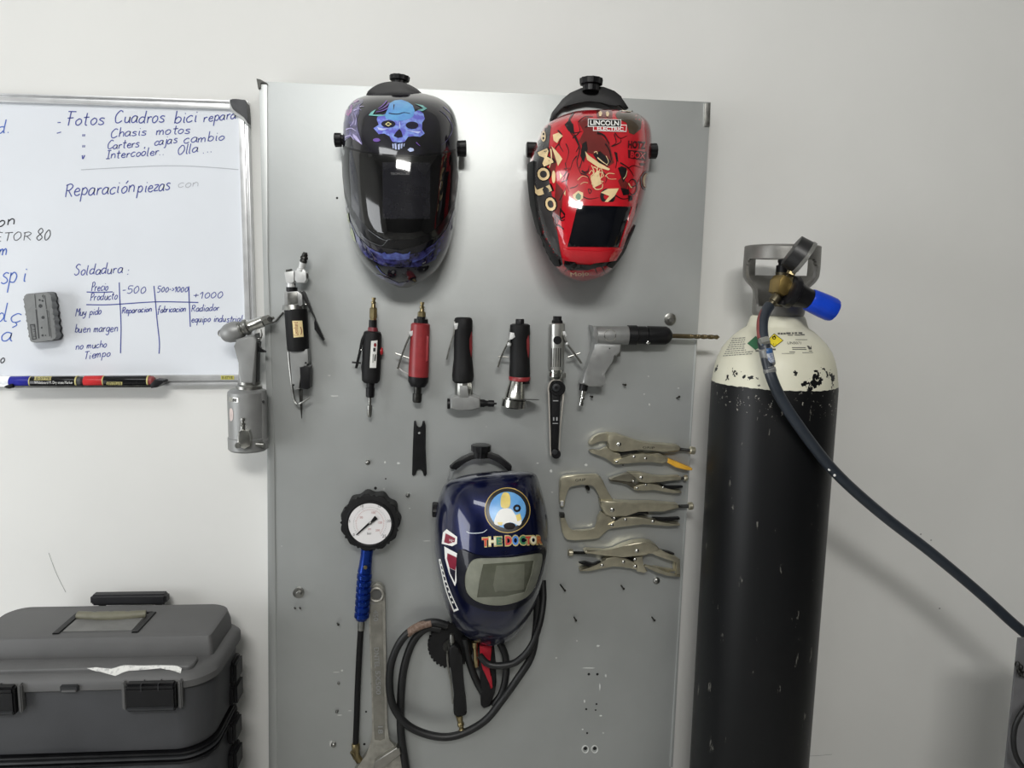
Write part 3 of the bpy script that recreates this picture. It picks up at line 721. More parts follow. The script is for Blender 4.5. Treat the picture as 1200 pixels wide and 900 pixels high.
sk2 = MB(); decal(sk2, s2, k2([(905, 400), (850, 560), (780, 660), (735, 715), (700, 700), (800, 590)]), .003, 4, .003); sk2.build('side_guard', M_rubber, t2, fixn=False)
graphic(s2, 'maroon_artwork', M_mar, [k1([(490, 400), (560, 360), (620, 395), (640, 480), (720, 560), (755, 700), (700, 735), (640, 650), (545, 620), (495, 540), (530, 470)]), k1([(620, 296), (740, 296), (745, 370), (690, 388), (630, 370)]), k3([(440, 620), (480, 580), (560, 650), (540, 720), (470, 690)]), k4([(190, 560), (240, 620), (230, 760), (190, 900), (165, 800), (180, 680)]), k4([(150, 300), (200, 400), (180, 500), (140, 520)])])
graphic(s2, 'olive_emblem', mat('dark olive artwork', (66, 54, 40), .2, coat=.8), [k1([(765, 345), (800, 303), (935, 312), (962, 360), (950, 450), (900, 493), (865, 480), (845, 405), (775, 372)])], eps=.0008)
blk = [stroke(k1(q), w0, w1) for q, w0, w1 in (([(455, 330), (420, 400), (430, 470), (470, 520)], 2.2, .6), ([(430, 470), (460, 480), (520, 470)], 1.4, .4), ([(470, 520), (500, 600), (480, 700), (510, 780)], 1.8, .5), ([(480, 650), (450, 690), (430, 760)], 1.2, .3), ([(510, 780), (560, 800), (580, 860)], 1.5, .4), ([(400, 560), (420, 620), (400, 700)], 1.2, .3),
    ([(340, 460), (370, 500), (350, 560), (380, 620)], 1.6, .5), ([(350, 560), (320, 600), (330, 660)], 1.2, .4), ([(760, 480), (800, 520), (850, 500)], 1.2, .4), ([(760, 620), (775, 680), (765, 740)], 1.6, .6), ([(800, 700), (860, 740), (900, 800)], 1.6, .5), ([(860, 740), (900, 720), (960, 740)], 1, .3), ([(690, 560), (720, 610), (735, 680)], 1.6, .8), ([(540, 440), (600, 420), (640, 470)], 1.2, .5), ([(880, 880), (920, 860), (950, 800)], 1.2, .4), ([(660, 760), (700, 800), (690, 850)], 1.2, .5))] + [stroke(k2(q), w0, w1) for q, w0, w1 in (([(420, 20), (400, 90), (420, 150)], 1.2, .3), ([(330, 330), (370, 370), (400, 350)], 1.6, .4), ([(340, 400), (380, 430), (400, 460)], 1.8, .5), ([(520, 190), (570, 210), (640, 200)], 1.2, .4), ([(760, 180), (820, 210), (900, 190)], 1.2, .4), ([(880, 330), (915, 290), (930, 240)], 2.4, .6), ([(430, 130), (470, 120), (490, 100)], 1, .4))] + [
    k1([(600, 640), (650, 615), (735, 690), (705, 725), (640, 700)]), stroke(k1([(630, 480), (680, 500), (720, 560)]), 3, 1), stroke(k1([(490, 400), (540, 360), (600, 362)]), 1, .6), stroke(k1([(450, 520), (500, 470), (490, 410)]), 1.4, .5),
    k1([(520, 560), (550, 540), (560, 600), (530, 700), (505, 650)]), stroke(k1([(500, 740), (520, 660), (500, 560)]), 1.2, .4), stroke(k1([(740, 580), (800, 550), (805, 520)]), 1.3, .5), stroke(k1([(755, 490), (770, 550), (730, 580)]), 1.2, .4), stroke(k1([(520, 770), (560, 760), (570, 720)]), 1.3, .4),
    k1([(390, 420), (430, 380), (450, 420), (420, 470)]), stroke(k1([(380, 800), (430, 740)]), .8, .3), stroke(k1([(395, 700), (400, 760), (380, 830)]), 1, .3), stroke(k4([(245, 470), (290, 460)]), .8, .2), stroke(k4([(230, 560), (280, 540)]), 1, .2), stroke(k4([(215, 690), (260, 600)]), 1.2, .3), [k4([(215, 800), (220, 740), (265, 800), (220, 825)]), k4([(222, 800), (226, 765), (250, 797), (226, 812)])],
    [k3(circ(320, 800, 90, 20)), k3(circ(310, 805, 38, 14))], [k3(circ(610, 690, 56, 22, 95)), k3(circ(606, 690, 46, 22, 84))], k3([(440, 470), (480, 450), (540, 470), (545, 560), (500, 640), (470, 560)]), k3([(400, 290), (430, 290), (445, 400), (420, 380)]), k3([(470, 700), (560, 720), (570, 780), (500, 790)]), k3([(555, 790), (600, 790), (610, 840), (560, 860)]),
    [k3(circ(780, 620, 80, 20, 118)), k3(circ(785, 620, 68, 20, 104))], stroke(k2([(390, 640), (420, 700), (380, 760)]), 2, .6), stroke(k2([(610, 710), (630, 760)]), 1.6, .5), stroke(k2([(660, 700), (690, 760)]), 1.6, .5),
    k4([(255, 165), (310, 150), (320, 230), (280, 200)]), stroke(k4([(320, 230), (350, 300), (330, 350)]), 2, .6), stroke(k4([(370, 480), (400, 500), (420, 480)]), 2, .5), stroke(k3([(90, 720), (110, 770), (130, 730), (90, 715)]), .8)]
graphic(s2, 'black_artwork', M_artk, blk, eps=.001)
crm_ = [stroke(k3(q), w0, w1) for q, w0, w1 in (([(150, 460), (190, 480), (200, 560), (160, 600)], 1.2, .7), ([(120, 560), (150, 600), (140, 650)], .9, .5), ([(230, 480), (200, 600), (250, 650)], .9, .6), ([(170, 620), (220, 650), (260, 640)], 1.1, .6), ([(300, 560), (340, 600), (420, 600)], .7, .4), ([(500, 600), (530, 560), (545, 500)], .8, .5), ([(560, 650), (590, 700), (600, 690)], 1.4, .6), ([(300, 330), (330, 400), (300, 440)], .6, .4), ([(200, 350), (260, 400), (320, 440)], 1.4, .5), ([(160, 290), (190, 280), (200, 310)], 1.2, .6))] + [k1([(540, 615), (565, 645), (640, 700), (725, 748), (712, 758), (635, 735), (555, 680)]), k3([(240, 760), (320, 715), (450, 710), (400, 800), (310, 880), (280, 870), (340, 800)]), stroke(k3([(130, 440), (160, 520), (120, 580), (170, 620), (130, 660)]), 1, .7), stroke(k3([(210, 440), (190, 540), (250, 520), (230, 620)]), 1, .7), stroke(k3([(140, 660), (180, 720), (250, 710), (260, 660)]), 1.4, .8), stroke(k3([(100, 540), (140, 500), (180, 600), (270, 630)]), .8), stroke(k3([(240, 470), (270, 560), (230, 590)]), .8),
    stroke(k3([(290, 570), (330, 535), (400, 540)]), 1, .6), stroke(k1([(485, 830), (520, 800), (560, 810)]), .8, .4), stroke(k3([(0, 665), (40, 640), (90, 645)]), .6), [k3(circ(787, 620, 62, 18, 96)), k3(circ(800, 620, 48, 18, 80))],
    k4([(170, 230), (210, 215), (240, 240), (215, 260), (200, 290), (175, 270)]), k4([(160, 310), (190, 340), (215, 370), (235, 400), (205, 450), (190, 400)]), stroke(k4([(155, 330), (160, 400), (145, 460)]), 1.6, .8), k4([(215, 490), (235, 520), (220, 545)]), k4(circ(175, 525, 13, 12, 45)), k4([(245, 640), (258, 620), (255, 660)]), k2([(640, 0), (660, 100), (600, 130), (580, 60), (610, 20)]),
    k1([(640, 330), (655, 320), (668, 335), (660, 360), (645, 360)]), k1([(695, 330), (710, 322), (720, 340), (712, 362), (698, 360)]), k1([(810, 305), (880, 313), (882, 328), (812, 320)])]
graphic(s2, 'cream_artwork', M_artc, crm_, eps=.0013, step=3)
graphic(s2, 'spade', M_artc, [k2([(490, 150), (525, 165), (525, 205), (495, 230), (455, 205), (450, 180)])], eps=.0013); graphic(s2, 'spade_green', mat('green artwork', (60, 110, 70), .2, coat=.8), [k2([(490, 165), (512, 185), (505, 215), (490, 222), (470, 205), (472, 185)])], eps=.0016)
graphic(s2, 'bottom_black', M_artk, [k2([(395, 640), (430, 650), (480, 690), (580, 697), (660, 660), (740, 640), (740, 670), (690, 705), (640, 712), (560, 735), (420, 735), (385, 700)])], eps=.0008)
m = MB(); text(m, 'Mojo', 669, 323, 4.6, -4, width=21, target=s2, eps=.0016); m.build('bottom_lettering', M_artc, s2)
# red and black maker plate
graphic(s2, 'plate_border', M_white, [[(689, 139.6), (727.8, 140.6), (727.6, 146.6), (734.2, 146.8), (733.8, 155), (694.8, 153.8), (695, 149.2), (688.8, 149)]], eps=.0012)
graphic(s2, 'plate_black', M_artk, [[(689.8, 140.5), (727, 141.5), (726.7, 149), (689.6, 148.2)]], eps=.0016)
graphic(s2, 'plate_red', M_hred, [[(695.8, 149.2), (727.5, 149.9), (727.6, 147.6), (733.4, 147.8), (733, 154.2), (695.6, 153)]], eps=.0018)
m = MB(); text(m, 'LINCOLN', 691.4, 147.2, 5.4, 1.5, width=33.6, bold=.025, target=s2, eps=.0022); text(m, 'ELECTRIC', 699.5, 153.2, 3.8, 1.5, width=30.5, bold=.025, target=s2, eps=.0024); m.build('plate_lettering', M_white, s2)
m = MB(); text(m, 'HOTZ', 735.4, 173.2, 8.4, 3, width=20.5, bold=.05, target=s2, eps=.001); decal(m, s2, [(735.5, 175.5), (757.6, 178), (757, 188.6), (736, 185.2)], .0008, 3); decal(m, s2, [(749, 191), (756.5, 191.5), (755, 194.2), (750, 194)], .0008, 3)
m.build('dark_lettering', mat('dark maroon', (66, 16, 20), .2, coat=.8), s2)
m = MB(); text(m, 'BOX', 738, 184.6, 7, 5, width=17.5, bold=.04, target=s2, eps=.0014); m.build('red_lettering', M_hred, s2)
mj = MB(); mo = MB()
for ch, x, y, h, an, wd in (('M', 631.5, 179, 11.5, 66, 18), ('O', 629.5, 199.5, 13, 70, 15), ('J', 629.5, 216, 14, 68, 14), ('O', 639, 233, 11, 75, 16)):
    text(mj, ch, x, y, h, an, width=wd, target=s2, eps=.002, bold=.035)
    text(mo, ch, x - 1.3, y - 1.2, h + 2.6, an, width=wd + 2.4, target=s2, eps=.0014, bold=.05)
mo.build('lettering_outline', M_artk, s2)
decal(mj, s2, [circ(637.5, 160, 2.8, 14, 6.5), circ(637.8, 157.5, 1.2, 8, 1.6), circ(637.5, 162.5, 1.2, 8, 1.6)], .0014, 2)
mj.build('cream_lettering', M_artc, s2)
# window with its raised red frame
win = [(676.5, 241.2), (739.5, 242.3), (724.5, 289.6), (665.5, 289)]; wf = [(664, 236), (744, 238), (742, 250), (728, 292), (725, 297.5), (662, 296), (660, 288)]
lipm = MB(); decal(lipm, s2, [wf, win], .003, 4, .003); lip_ = lipm.build('window_frame', M_hred, t2, fixn=False)
lipm = MB(); decal(lipm, s2, [(661.5, 291), (700, 294), (726, 291), (719, 303.5), (690, 306.5), (664, 303), (660, 297)], .006, 4, .006); lipm.build('window_sill', M_hred, t2, fixn=False)
vw = MB(); decal(vw, s2, win, .0012, 5); vw.build('window', mat('dark filter glass', (10, 12, 18), .06, coat=1.0), t2, fixn=False)
MB().prism(k1([(285, 372), (300, 320), (340, 270), (375, 225), (430, 180), (510, 145), (590, 128), (680, 135), (760, 165), (810, 205), (825, 250), (865, 292), (840, 300), (800, 262), (770, 285), (720, 270), (660, 245), (560, 235), (480, 250), (420, 282), (380, 276), (352, 300), (330, 350), (300, 388)]), .056, .07, bevel=.002).build('headband', M_black, t2)
side_knob(t2, (692.5, 103), (693, 92), .075, 14)
side_knob(t2, (634, 175.5), (617, 175.5), .095, 9); side_knob(t2, (757, 177), (769.5, 177), .095, 9)

# ---- blue helmet
M_hblue = mat('metallic blue shell', (11, 17, 52), .3, .6, coat=1.0, c2=(14, 22, 64), vscale=25)
t3 = thing('welding_helmet', 'dark blue welding helmet with a round sticker above a grey framed window', 'welding helmet', P(577, 752, .06), 'welding helmets on the board')
dr = .085; ln3 = leanto(585, 650, dr)
rows = [(554.5, 560, 624), (556.5, 549, 628), (560, 536, 630), (566, 523, 632), (575, 517.5, 634.5), (590, 512.5, 638.5), (610, 509.5, 642), (640, 509, 643), (660, 511, 640.5), (680, 514, 635.5), (700, 519.5, 630), (720, 526.5, 621.5), (734, 534, 613), (743, 543, 606), (750, 554, 597), (754.5, 567, 583)]
s3 = shell(rows, [(554, .035), (560, .07), (580, .11), (620, .145), (660, .16), (690, .155), (715, .13), (738, .085), (754, .03)], [(554, .32), (640, .34), (754, .12)], dr, 2.7, 1.9, ln3).build('shell', M_hblue, t3, angle=60, keep=True)
b1 = lambda pts: crop(490, 510, 6.924, pts); b2 = lambda pts: crop(490, 620, 6.43, pts)
fro = crm(b2([(357, 400), (365, 320), (400, 245), (450, 218), (560, 214), (700, 208), (820, 190), (905, 178), (930, 200), (920, 290), (880, 420), (830, 495), (740, 545), (620, 570), (500, 560), (420, 525), (370, 470)]), 3, True)
fri = b2([(492, 262), (866, 236), (850, 330), (803, 470), (650, 505), (445, 512), (465, 380)])
brow = crm(b2([(300, 200), (330, 150), (420, 185), (560, 205), (720, 195), (900, 155), (950, 150), (950, 200), (925, 330), (885, 440), (835, 520), (740, 590), (620, 610), (500, 600), (400, 560), (330, 500), (300, 400)]), 3, True)
m = MB(); decal(m, s3, [brow, fro], .0035, 4, .0035); m.build('window_surround', mat('dark satin surround', (14, 16, 28), .3, coat=.4), t3, fixn=False)
m = MB(); decal(m, s3, [fro, fri], .002, 4, .002); m.build('window_frame', mat('olive grey frame', (128, 130, 118), .35, coat=.3), t3, fixn=False)
m = MB(); decal(m, s3, fri, .0012, 5); fl = m.build('filter', mat('grey green filter', (84, 86, 74), .12, coat=.8), t3, fixn=False, keep=True)
graphic(fl, 'filter_pane', mat('lighter filter glass', (104, 106, 94), .1, coat=.8), [b2([(590, 275), (800, 262), (800, 330), (797, 455), (580, 475), (565, 420)])], eps=.0004)
# side stickers
m = [b1([(195, 880), (205, 790), (235, 762), (320, 825), (318, 880), (280, 900)]), b2([(200, 130), (310, 190), (322, 215), (290, 400), (280, 430), (235, 330), (205, 220)])]
graphic(s3, 'side_sticker', M_white, m, eps=.001)
graphic(s3, 'side_sticker_print', mat('dull crimson print', (128, 34, 54), .3), [b1([(215, 868), (228, 795), (305, 835), (300, 868), (250, 880)]), b2([(225, 180), (300, 215), (285, 310), (240, 290), (222, 220)])], eps=.0014)
graphic(s3, 'side_sticker_dark', mat('dark print', (34, 30, 44), .3), [b2([(240, 292), (285, 312), (280, 400), (245, 330)])], eps=.0014)
m = MB(); text(m, 'VIC-2', 526.5, 634, 3, 20, width=9, target=s3, eps=.0018); m.build('side_sticker_letters', M_white, s3)
ell = stroke(b2([(165, 225), (195, 350), (230, 470), (290, 615)]), 2.2, 6.4); elli = stroke(b2([(170, 240), (198, 355), (233, 475), (284, 600)]), .8, 3.8)
graphic(s3, 'strip_sticker', M_white, [[ell, elli]] + [b2([(x - 6, y - 9), (x + 7, y - 5), (x + 8, y + 9), (x - 4, y + 6)]) for x, y in ((176, 270), (186, 310), (197, 350), (208, 392), (220, 430), (233, 470), (247, 510), (262, 550))], eps=.001, step=3)
# round sticker: plain stand-in artwork inside a gold ring
bc = (594.6, 598.2)
graphic(s3, 'round_sticker', mat('sticker gold ring', (196, 168, 96), .3), [circ(bc[0], bc[1], 26.6, 36)], eps=.001)
graphic(s3, 'sticker_rim', mat('sticker dark rim', (32, 30, 30), .3), [circ(bc[0], bc[1], 25.6, 36)], eps=.0014)
graphic(s3, 'sticker_sky', mat('sticker sky blue', (84, 150, 214), .3, c2=(110, 170, 222), vscale=40), [circ(bc[0], bc[1] - .3, 21.2, 32)], eps=.0018)
graphic(s3, 'sticker_shapes', M_white, [crm([(579, 613), (583, 601), (590, 596), (599, 597), (604, 604), (611, 610), (608, 616), (598, 612), (586, 616)], 3, True)], eps=.0022)
graphic(s3, 'sticker_shapes', mat('sticker yellow', (218, 196, 110), .3), [crm([(587, 594), (587, 584), (590, 578), (596, 579), (598, 586), (597, 594), (592, 596)], 3, True), [(604, 604), (609, 602), (611, 609), (606, 611)], [(583, 612), (589, 612), (588, 616), (584, 615)]], eps=.0026)
graphic(s3, 'sticker_shapes', M_artk, [[circ(605.5, 596, 4.4, 14), circ(605.5, 596, 2, 10)], circ(597, 616.5, 7, 14, 4)], eps=.003)
for ch, x, wd, cc, hh, yb in (('T', 566.2, 6.6, (196, 74, 60), 8.6, 639.2), ('H', 573.4, 8, (226, 220, 190), 8.8, 638.4), ('E', 582, 6, (58, 128, 100), 8.4, 637.8), ('D', 592.2, 7.4, (196, 66, 66), 9.6, 637.8), ('O', 600.2, 7.2, (70, 126, 200), 9.8, 637.6), ('C', 608.2, 6.6, (58, 120, 84), 9, 637), ('T', 614.8, 5.6, (188, 62, 56), 8.4, 636.8), ('O', 619.8, 6.4, (228, 222, 196), 8.6, 636.6), ('R', 627, 5.6, (184, 104, 60), 8.4, 636.4)):
    n_ = 'letter paint %d %d' % (cc[0], cc[1])
    o_ = MB(); text(o_, ch, x - .8, yb + 1, hh + 2.2, -2, width=wd + 1.8, target=s3, eps=.0042, bold=.08); o_.build('letter_outline', mat('letter outline', (190, 174, 120), .35), s3)
    o_ = MB(); text(o_, ch, x, yb, hh, -2, width=wd, target=s3, eps=.005, bold=.05); o_.build('letter', mat(n_, cc, .35), s3)
graphic(s3, 'scratch', mat('pale scratch', (190, 196, 206), .4), [stroke(b1([(395, 780), (430, 795), (520, 790), (560, 765)]), 1.4, .6)], eps=.0012)
MB().prism(b1([(255, 262), (300, 225), (350, 190), (420, 160), (500, 148), (590, 150), (660, 175), (720, 220), (762, 255), (755, 300), (735, 300), (700, 258), (640, 203), (580, 178), (500, 173), (430, 187), (370, 217), (310, 285), (265, 276)]), .06, .078, bevel=.003).build('headband', M_black, t3)
MB().prism(b1([(262, 285), (290, 285), (270, 360), (235, 360)]), .062, .066).build('headband_strap', mat('grey strap', (120, 122, 122), .5), t3)
side_knob(t3, (563.5, 532.5), (563.8, 521), .075, 11.8)
side_knob(t3, (521, 597), (506.5, 597), .1, 9)
# ================================================================== air tools on the board
AG = 'air tools hung on the board'
def root(name, label, cat, x, y, group=AG, d=.055):
    return thing(name, label, cat, P(x, y, d), group)
def nipple(mb, A, B, d, r=3):
    L = math.hypot(B[0] - A[0], B[1] - A[1])
    mb.lp(A, B, d, [(0, r * .55), (0, r * .8), (L * .18, r * .85), (L * .22, r * .62), (L * .34, r * .62), (L * .4, r * .95), (L * .52, r * .95), (L * .58, r * .75), (L, r * 1.05)], 16)
def lever(parent, pts, w, d=.07, m=None, cross=None, name='lever'):
    mb = MB(); k = sc(pts[0][0], pts[0][1], d)
    mb.prism(stroke(pts, w), d - .006, d + .006, bevel=.0006)
    if cross: mb.tp([(cross[0], cross[1], d), (cross[2], cross[3], d)], 1.1, 8, 0)
    return mb.build(name, m or M_chrome, parent)

# ---- rivet gun hooked over the edge of the board
M_gun = mat('grey cast gun body', (140, 141, 140), .45, .4, var=.06, bump=.06)
t = root('rivet_gun', 'silver grey air rivet gun hanging over the edge between whiteboard and board', 'rivet gun', 291, 527)
d = .085
MB().lp((259, 394), (293, 382), d, [(0, 1), (1, 5.5), (3, 8), (8, 10.8), (14, 12), (20, 11.6), (24, 10), (26, 0)], 28).build('rear_cap', M_gun, t)
mb = MB(); mb.lp((259, 394), (293, 382), d, [(22, 8.5), (23, 9.6), (26, 9.6), (27, 8.4), (29, 8.4), (30, 9.6), (33, 9.6), (34.5, 8)], 28); mb.build('ribbed_collar', M_steel, t)
mb = MB(); mb.lp((290, 383), (320, 372.6), d, [(0, 7.6), (2, 7.8), (4, 6.6), (19, 6.4), (20.5, 5.2)], 24); mb.build('barrel', M_chrome, t)
mb = MB(); mb.lp((290, 383), (320, 372.6), d, [(20, 5.8), (28, 5.6), (29, 4.4), (29, 2), (33, 1.8)], 6); mb.build('nose_piece', M_steel, t)
MB().stud(316.8, 374, d + .008, 3, .005, n=12, dome=False).build('nose_screw', M_dksteel, t)
ring = [P(259 + 3.2 * math.cos(a) , 390.5 + 3.4 * math.sin(a), d) for a in [2 * math.pi * k / 20 for k in range(21)]]
MB().tube(ring, .0014, 8).build('hanging_ring', M_steel, t)
MB().tp([(314, 379, .06), (322, 377, .058), (326, 373, .056), (332, 366, .053)], 1.1, 8).build('hook_wire', M_dksteel, t)
mb = MB(); mb.prism([(275, 398), (299, 391), (300, 399), (299, 452), (278.5, 452), (279.5, 425), (278, 405)], .068, .102, bevel=.006, seg=3); mb.build('grip', M_gun, t)
MB().prism([(297.5, 400), (303, 401), (301, 420), (301, 450), (296, 450), (296.4, 420)], .074, .096, bevel=.002).build('grip_strip', M_black, t)
mb = MB(); mb.prism([(288.5, 412.5), (296, 411), (301, 404), (304, 405), (306, 409), (311, 411.5), (311, 413), (306, 413), (300, 411.5), (295, 414), (289, 415)], .082, .09, bevel=.001); mb.build('trigger', M_black, t)
MB().tp([(300, 396, .086), (305, 397, .086), (307, 392, .086), (305.5, 386, .086)], .8, 8).build('trigger_guard', M_steel, t)
MB().lp((292, 447), (292, 458), .085, [(0, 12.5), (3, 12.5), (5, 14.5), (10, 15)], 24).build('neck', M_steel, t)
mb = MB(); mb.lp((289.5, 455), (291, 527.5), .087, [(0, 12), (1.5, 19), (4, 21.6), (8, 22), (56, 21.6), (57, 22.6), (70, 22.4), (72, 20.5), (72.5, 0)], 36); mb.build('canister', M_gun, t, keep=True); can = t.children[-1] if t.children[-1].name.startswith('canister') else [c for c in t.children if c.name.startswith('canister')][0]
mb = MB(); mb.lp((305, 456), (306.4, 526), .094, [(0, 5), (1, 7), (58, 7), (59, 7.8), (69, 7.8), (70, 0)], 24); mb.build('side_tube', M_gun, t)
MB().stud(308.5, 470.5, .108, 1.5, .002, n=10).build('vent_hole', M_black, t)
graphic(can, 'label_strip', M_chrome, [[(269, 465.5), (280, 466.5), (280, 471.5), (269, 470.5)]], eps=.0006, step=3); graphic(can, 'label_strip', M_dksteel, [[(273, 466.6), (277.5, 467), (277.5, 471), (273, 470.6)]], eps=.0009, step=3)
graphic(can, 'side_label', mat('pale pink label', (206, 190, 186), .4), [crm([(269.5, 479.5), (272.5, 479.5), (273.6, 486), (272.8, 492), (269.8, 492.5)], 3, True)], step=3)
mb = MB(); mb.prism([(279, 506), (285, 504), (291, 505), (293, 512), (293, 523), (286, 526.5), (280, 524), (278, 518)], .11, .135, bevel=.003); f_ = mb.build('swivel_fitting', M_chrome, t)
MB().stud(279.6, 521.5, .13, 3.6, .006, dome=False).build('swivel_screw', M_steel, f_)
mb = MB(); nipple(mb, (284.5, 489.5), (284.5, 506), .122, 3.2); mb.build('air_nipple', M_steel, f_)
MB().lp((292, 520), (310, 521.5), .112, [(0, 4), (2, 4), (2.4, 3.2), (17, 3.2)], 16).build('air_pipe', M_steel, f_)

# ---- air body saw
t = root('air_saw', 'air body saw with black sleeve and jointed chrome inlet', 'air saw', 348, 490)
d = .073
mb = MB(); mb.lp((346.5, 362), (349.5, 411), d, [(0, 12.2), (.6, 13), (47, 12.5), (49, 11.6)], 32); sl = mb.build('sleeve', M_rubber, t, keep=True)
graphic(sl, 'maker_label', mat('label cream', (232, 212, 160), .35), [[(342.6, 376), (354, 375.8), (355.6, 394.6), (344.2, 395.6)]], step=3)
m = MB(); text(m, 'Leonhard', 349.5, 392.8, 4.8, -93, width=15.5, target=sl, eps=.001); decal(m, sl, stroke([(352.5, 392), (353.2, 388), (352, 383)], .8), .001, 2); m.build('label_lettering', mat('dull red print', (128, 52, 40), .5), sl)
MB().lp((343, 357), (343.4, 363), d, [(0, 11), (2, 11.6), (6, 12.4)], 28).build('collar', M_steel, t)
mb = MB(); mb.prism([(333, 342), (349, 341), (354, 345), (355, 357), (353, 359), (333, 358.5), (332, 350)], .058, .086, bevel=.003); hd = mb.build('valve_housing', M_satin, t)
MB().prism([(336.5, 343), (348, 342.4), (349, 356), (337, 357)], .086, .0875, bevel=.0008).build('ribbed_plate', M_steel, hd)
MB().lp((342, 332), (342, 343), d, [(0, 4.4), (4.5, 4.4), (4.6, 6.4), (9, 6.4), (10, 5)], 24).build('inlet_ring', M_black, t)
MB().lp((341, 327), (341.4, 337), d, [(0, 5), (9.5, 5)], 20).build('inlet_neck', M_frost, t)
mb = MB(); mb.prism([(333, 319), (343, 317.5), (344.5, 319), (344.5, 330), (342, 332), (335, 331)], .066, .084, bevel=.0015); sw = mb.build('swivel_block', M_frost, t)
MB().lp((336, 318), (342, 317), .074, [(-.5, 2), (6.5, 2)], 12).build('swivel_clip', M_dksteel, sw)
mb = MB(); mb.prism([(345.5, 317), (356, 315.5), (358.5, 319), (358.8, 328), (357, 331.5), (348, 331.5), (345.3, 328)], .066, .084, bevel=.0015); s2_ = mb.build('swivel_block', M_frost, t)
MB().lp((356.5, 323), (362, 323), .075, [(0, 4), (2, 4.2), (4, 3.6), (5, 2.5)], 18).build('swivel_nut', M_steel, s2_)
MB().lp((352, 318), (355.4, 306.5), .078, [(0, 4.6), (3, 4.6), (4, 3.8), (11.5, 4.2)], 20).build('inlet_sleeve', M_frost, s2_)
mb = MB(); mb.lp((355.2, 308), (358, 295.5), .08, [(0, 3.6), (2, 4.4), (4, 3.6), (5, 4.6), (7, 4.4), (8.2, 3.4), (10, 3.6), (11, 2.8), (12.6, 2.4)], 14); mb.build('quick_coupler', M_dksteel, s2_)
mb = MB(); mb.prism([(350, 343.5), (356, 341), (358, 344), (368, 371), (380, 398), (378.5, 399.5), (368.4, 386), (368, 378), (369.5, 374), (362, 361), (355, 348)], .07, .079, bevel=.0008); mb.build('lever', M_black, t)
MB().stud(358.5, 356.5, .078, 1.6, .004).build('lever_pin', M_chrome, t)
mb = MB(); mb.prism([(338.5, 409), (360.5, 409), (361.5, 425), (358.5, 429.5), (351.5, 431), (352, 456), (345, 457.5), (342, 450)], .06, .086, bevel=.003); bh = mb.build('blade_housing', M_gun, t)
for q in ((358.3, 425.3), (343.8, 451.2)): MB().stud(q[0], q[1], .086, 1.2, .001, n=10).build('housing_screw', M_black, bh)
MB().prism([(351, 430.5), (360.5, 428.5), (363, 430), (363, 455), (360, 456.4), (352.5, 455.5)], .062, .088, bevel=.002).build('blade_guard', M_black, t)
MB().prism([(349.8, 456), (354.4, 456), (354.4, 468), (353.6, 490.5), (353, 490.5), (351, 470)], .072, .0745, bevel=.0003).build('saw_blade', M_dksteel, t)
MB().tp([(338, 412, .07), (339.5, 430, .07), (342.5, 455, .07), (345, 469, .07), (348.5, 473.3, .072), (353, 472, .076), (362.5, 466, .078)], 1.4, 8).build('guide_wire', M_steel, t)

# ---- black die grinder
t = root('die_grinder', 'black air die grinder with white label and red throttle button', 'die grinder', 433, 489)
d = .0725
mb = MB(); mb.lp((436.6, 388), (434.4, 449), d, [(0, 7.5), (1, 9.6), (4, 10.6), (42, 10.9), (54, 10.6), (58, 10.2), (60.5, 8.2)], 32); by = mb.build('body', M_rubber, t, keep=True)
mb = MB(); mb.prism([(426, 391), (430, 388), (430, 446), (424.5, 445), (422.8, 430), (425.5, 415)], .058, .08, bevel=.003); mb.build('body_ridge', M_rubber, t)
mb = MB(); mb.lp((437, 375), (436.8, 389), d, [(0, 4.6), (8.5, 4.8), (8.6, 5), (9.5, 5)], 24); mb.build('inlet_bushing', M_black, t)
MB().lp((437, 383.5), (436.8, 390), d, [(0, 5.4), (2, 5.8), (6, 6.4)], 24).build('inlet_band', mat('dark red band', (110, 36, 44), .4), t)
mb = MB(); mb.lp((437.4, 360.5), (437.2, 376), d, [(0, 3.6), (1, 4.6), (12, 4.8), (12.5, 3.8), (15, 4.4)], 6); nipple(mb, (438, 348.6), (437.4, 361.5), d, 3); mb.build('air_nipple', M_brass, t)
graphic(by, 'label', M_white, [[(435, 399.6), (442.2, 398.8), (440.6, 431), (433.2, 431)]], step=3)
graphic(by, 'label_mark', M_red, [circ(439.4, 404.2, 1.6, 8, 2.4)], eps=.001, step=2)
m = MB(); decal(m, by, [(437.3, 407.6), (440, 407.6), (439.8, 411.8), (437.2, 411.8)], .001, 2); decal(m, by, [(439, 415.3), (440.6, 415.3), (439.6, 423), (438.4, 423)], .001, 2); decal(m, by, [(436.8, 415), (437.6, 415), (437.2, 425), (436.5, 425)], .001, 2); m.build('label_print', M_dkgrey, by)
MB().lp((444.5, 411.5), (449.2, 411.5), .07, [(0, 5.2), (2.6, 5), (4.3, 3.4), (4.7, 0)], 18).build('throttle_button', mat('bright red button', (190, 40, 48), .35), t)
lever(t, [(427, 392), (424, 399), (421.5, 412), (417, 431.5)], 2.6, .075, M_black, (412.5, 424.5, 423, 425.5))
MB().stud(423.6, 409.8, .08, 1.2, .003).build('lever_pin', M_chrome, t)
mb = MB(); mb.lp((434.2, 447), (433.6, 466), d, [(0, 5), (7, 4.6), (7.5, 5.2), (17.5, 5), (18.5, 4.2)], 20); mb.build('collet', M_black, t)
mb = MB(); mb.lp((433.5, 464), (432.7, 489.5), d, [(0, 2), (10, 1.8), (11, 3), (14, 3.1), (22, 2.9), (24.5, 2), (25, 0)], 14); mb.build('burr', M_steel, t)

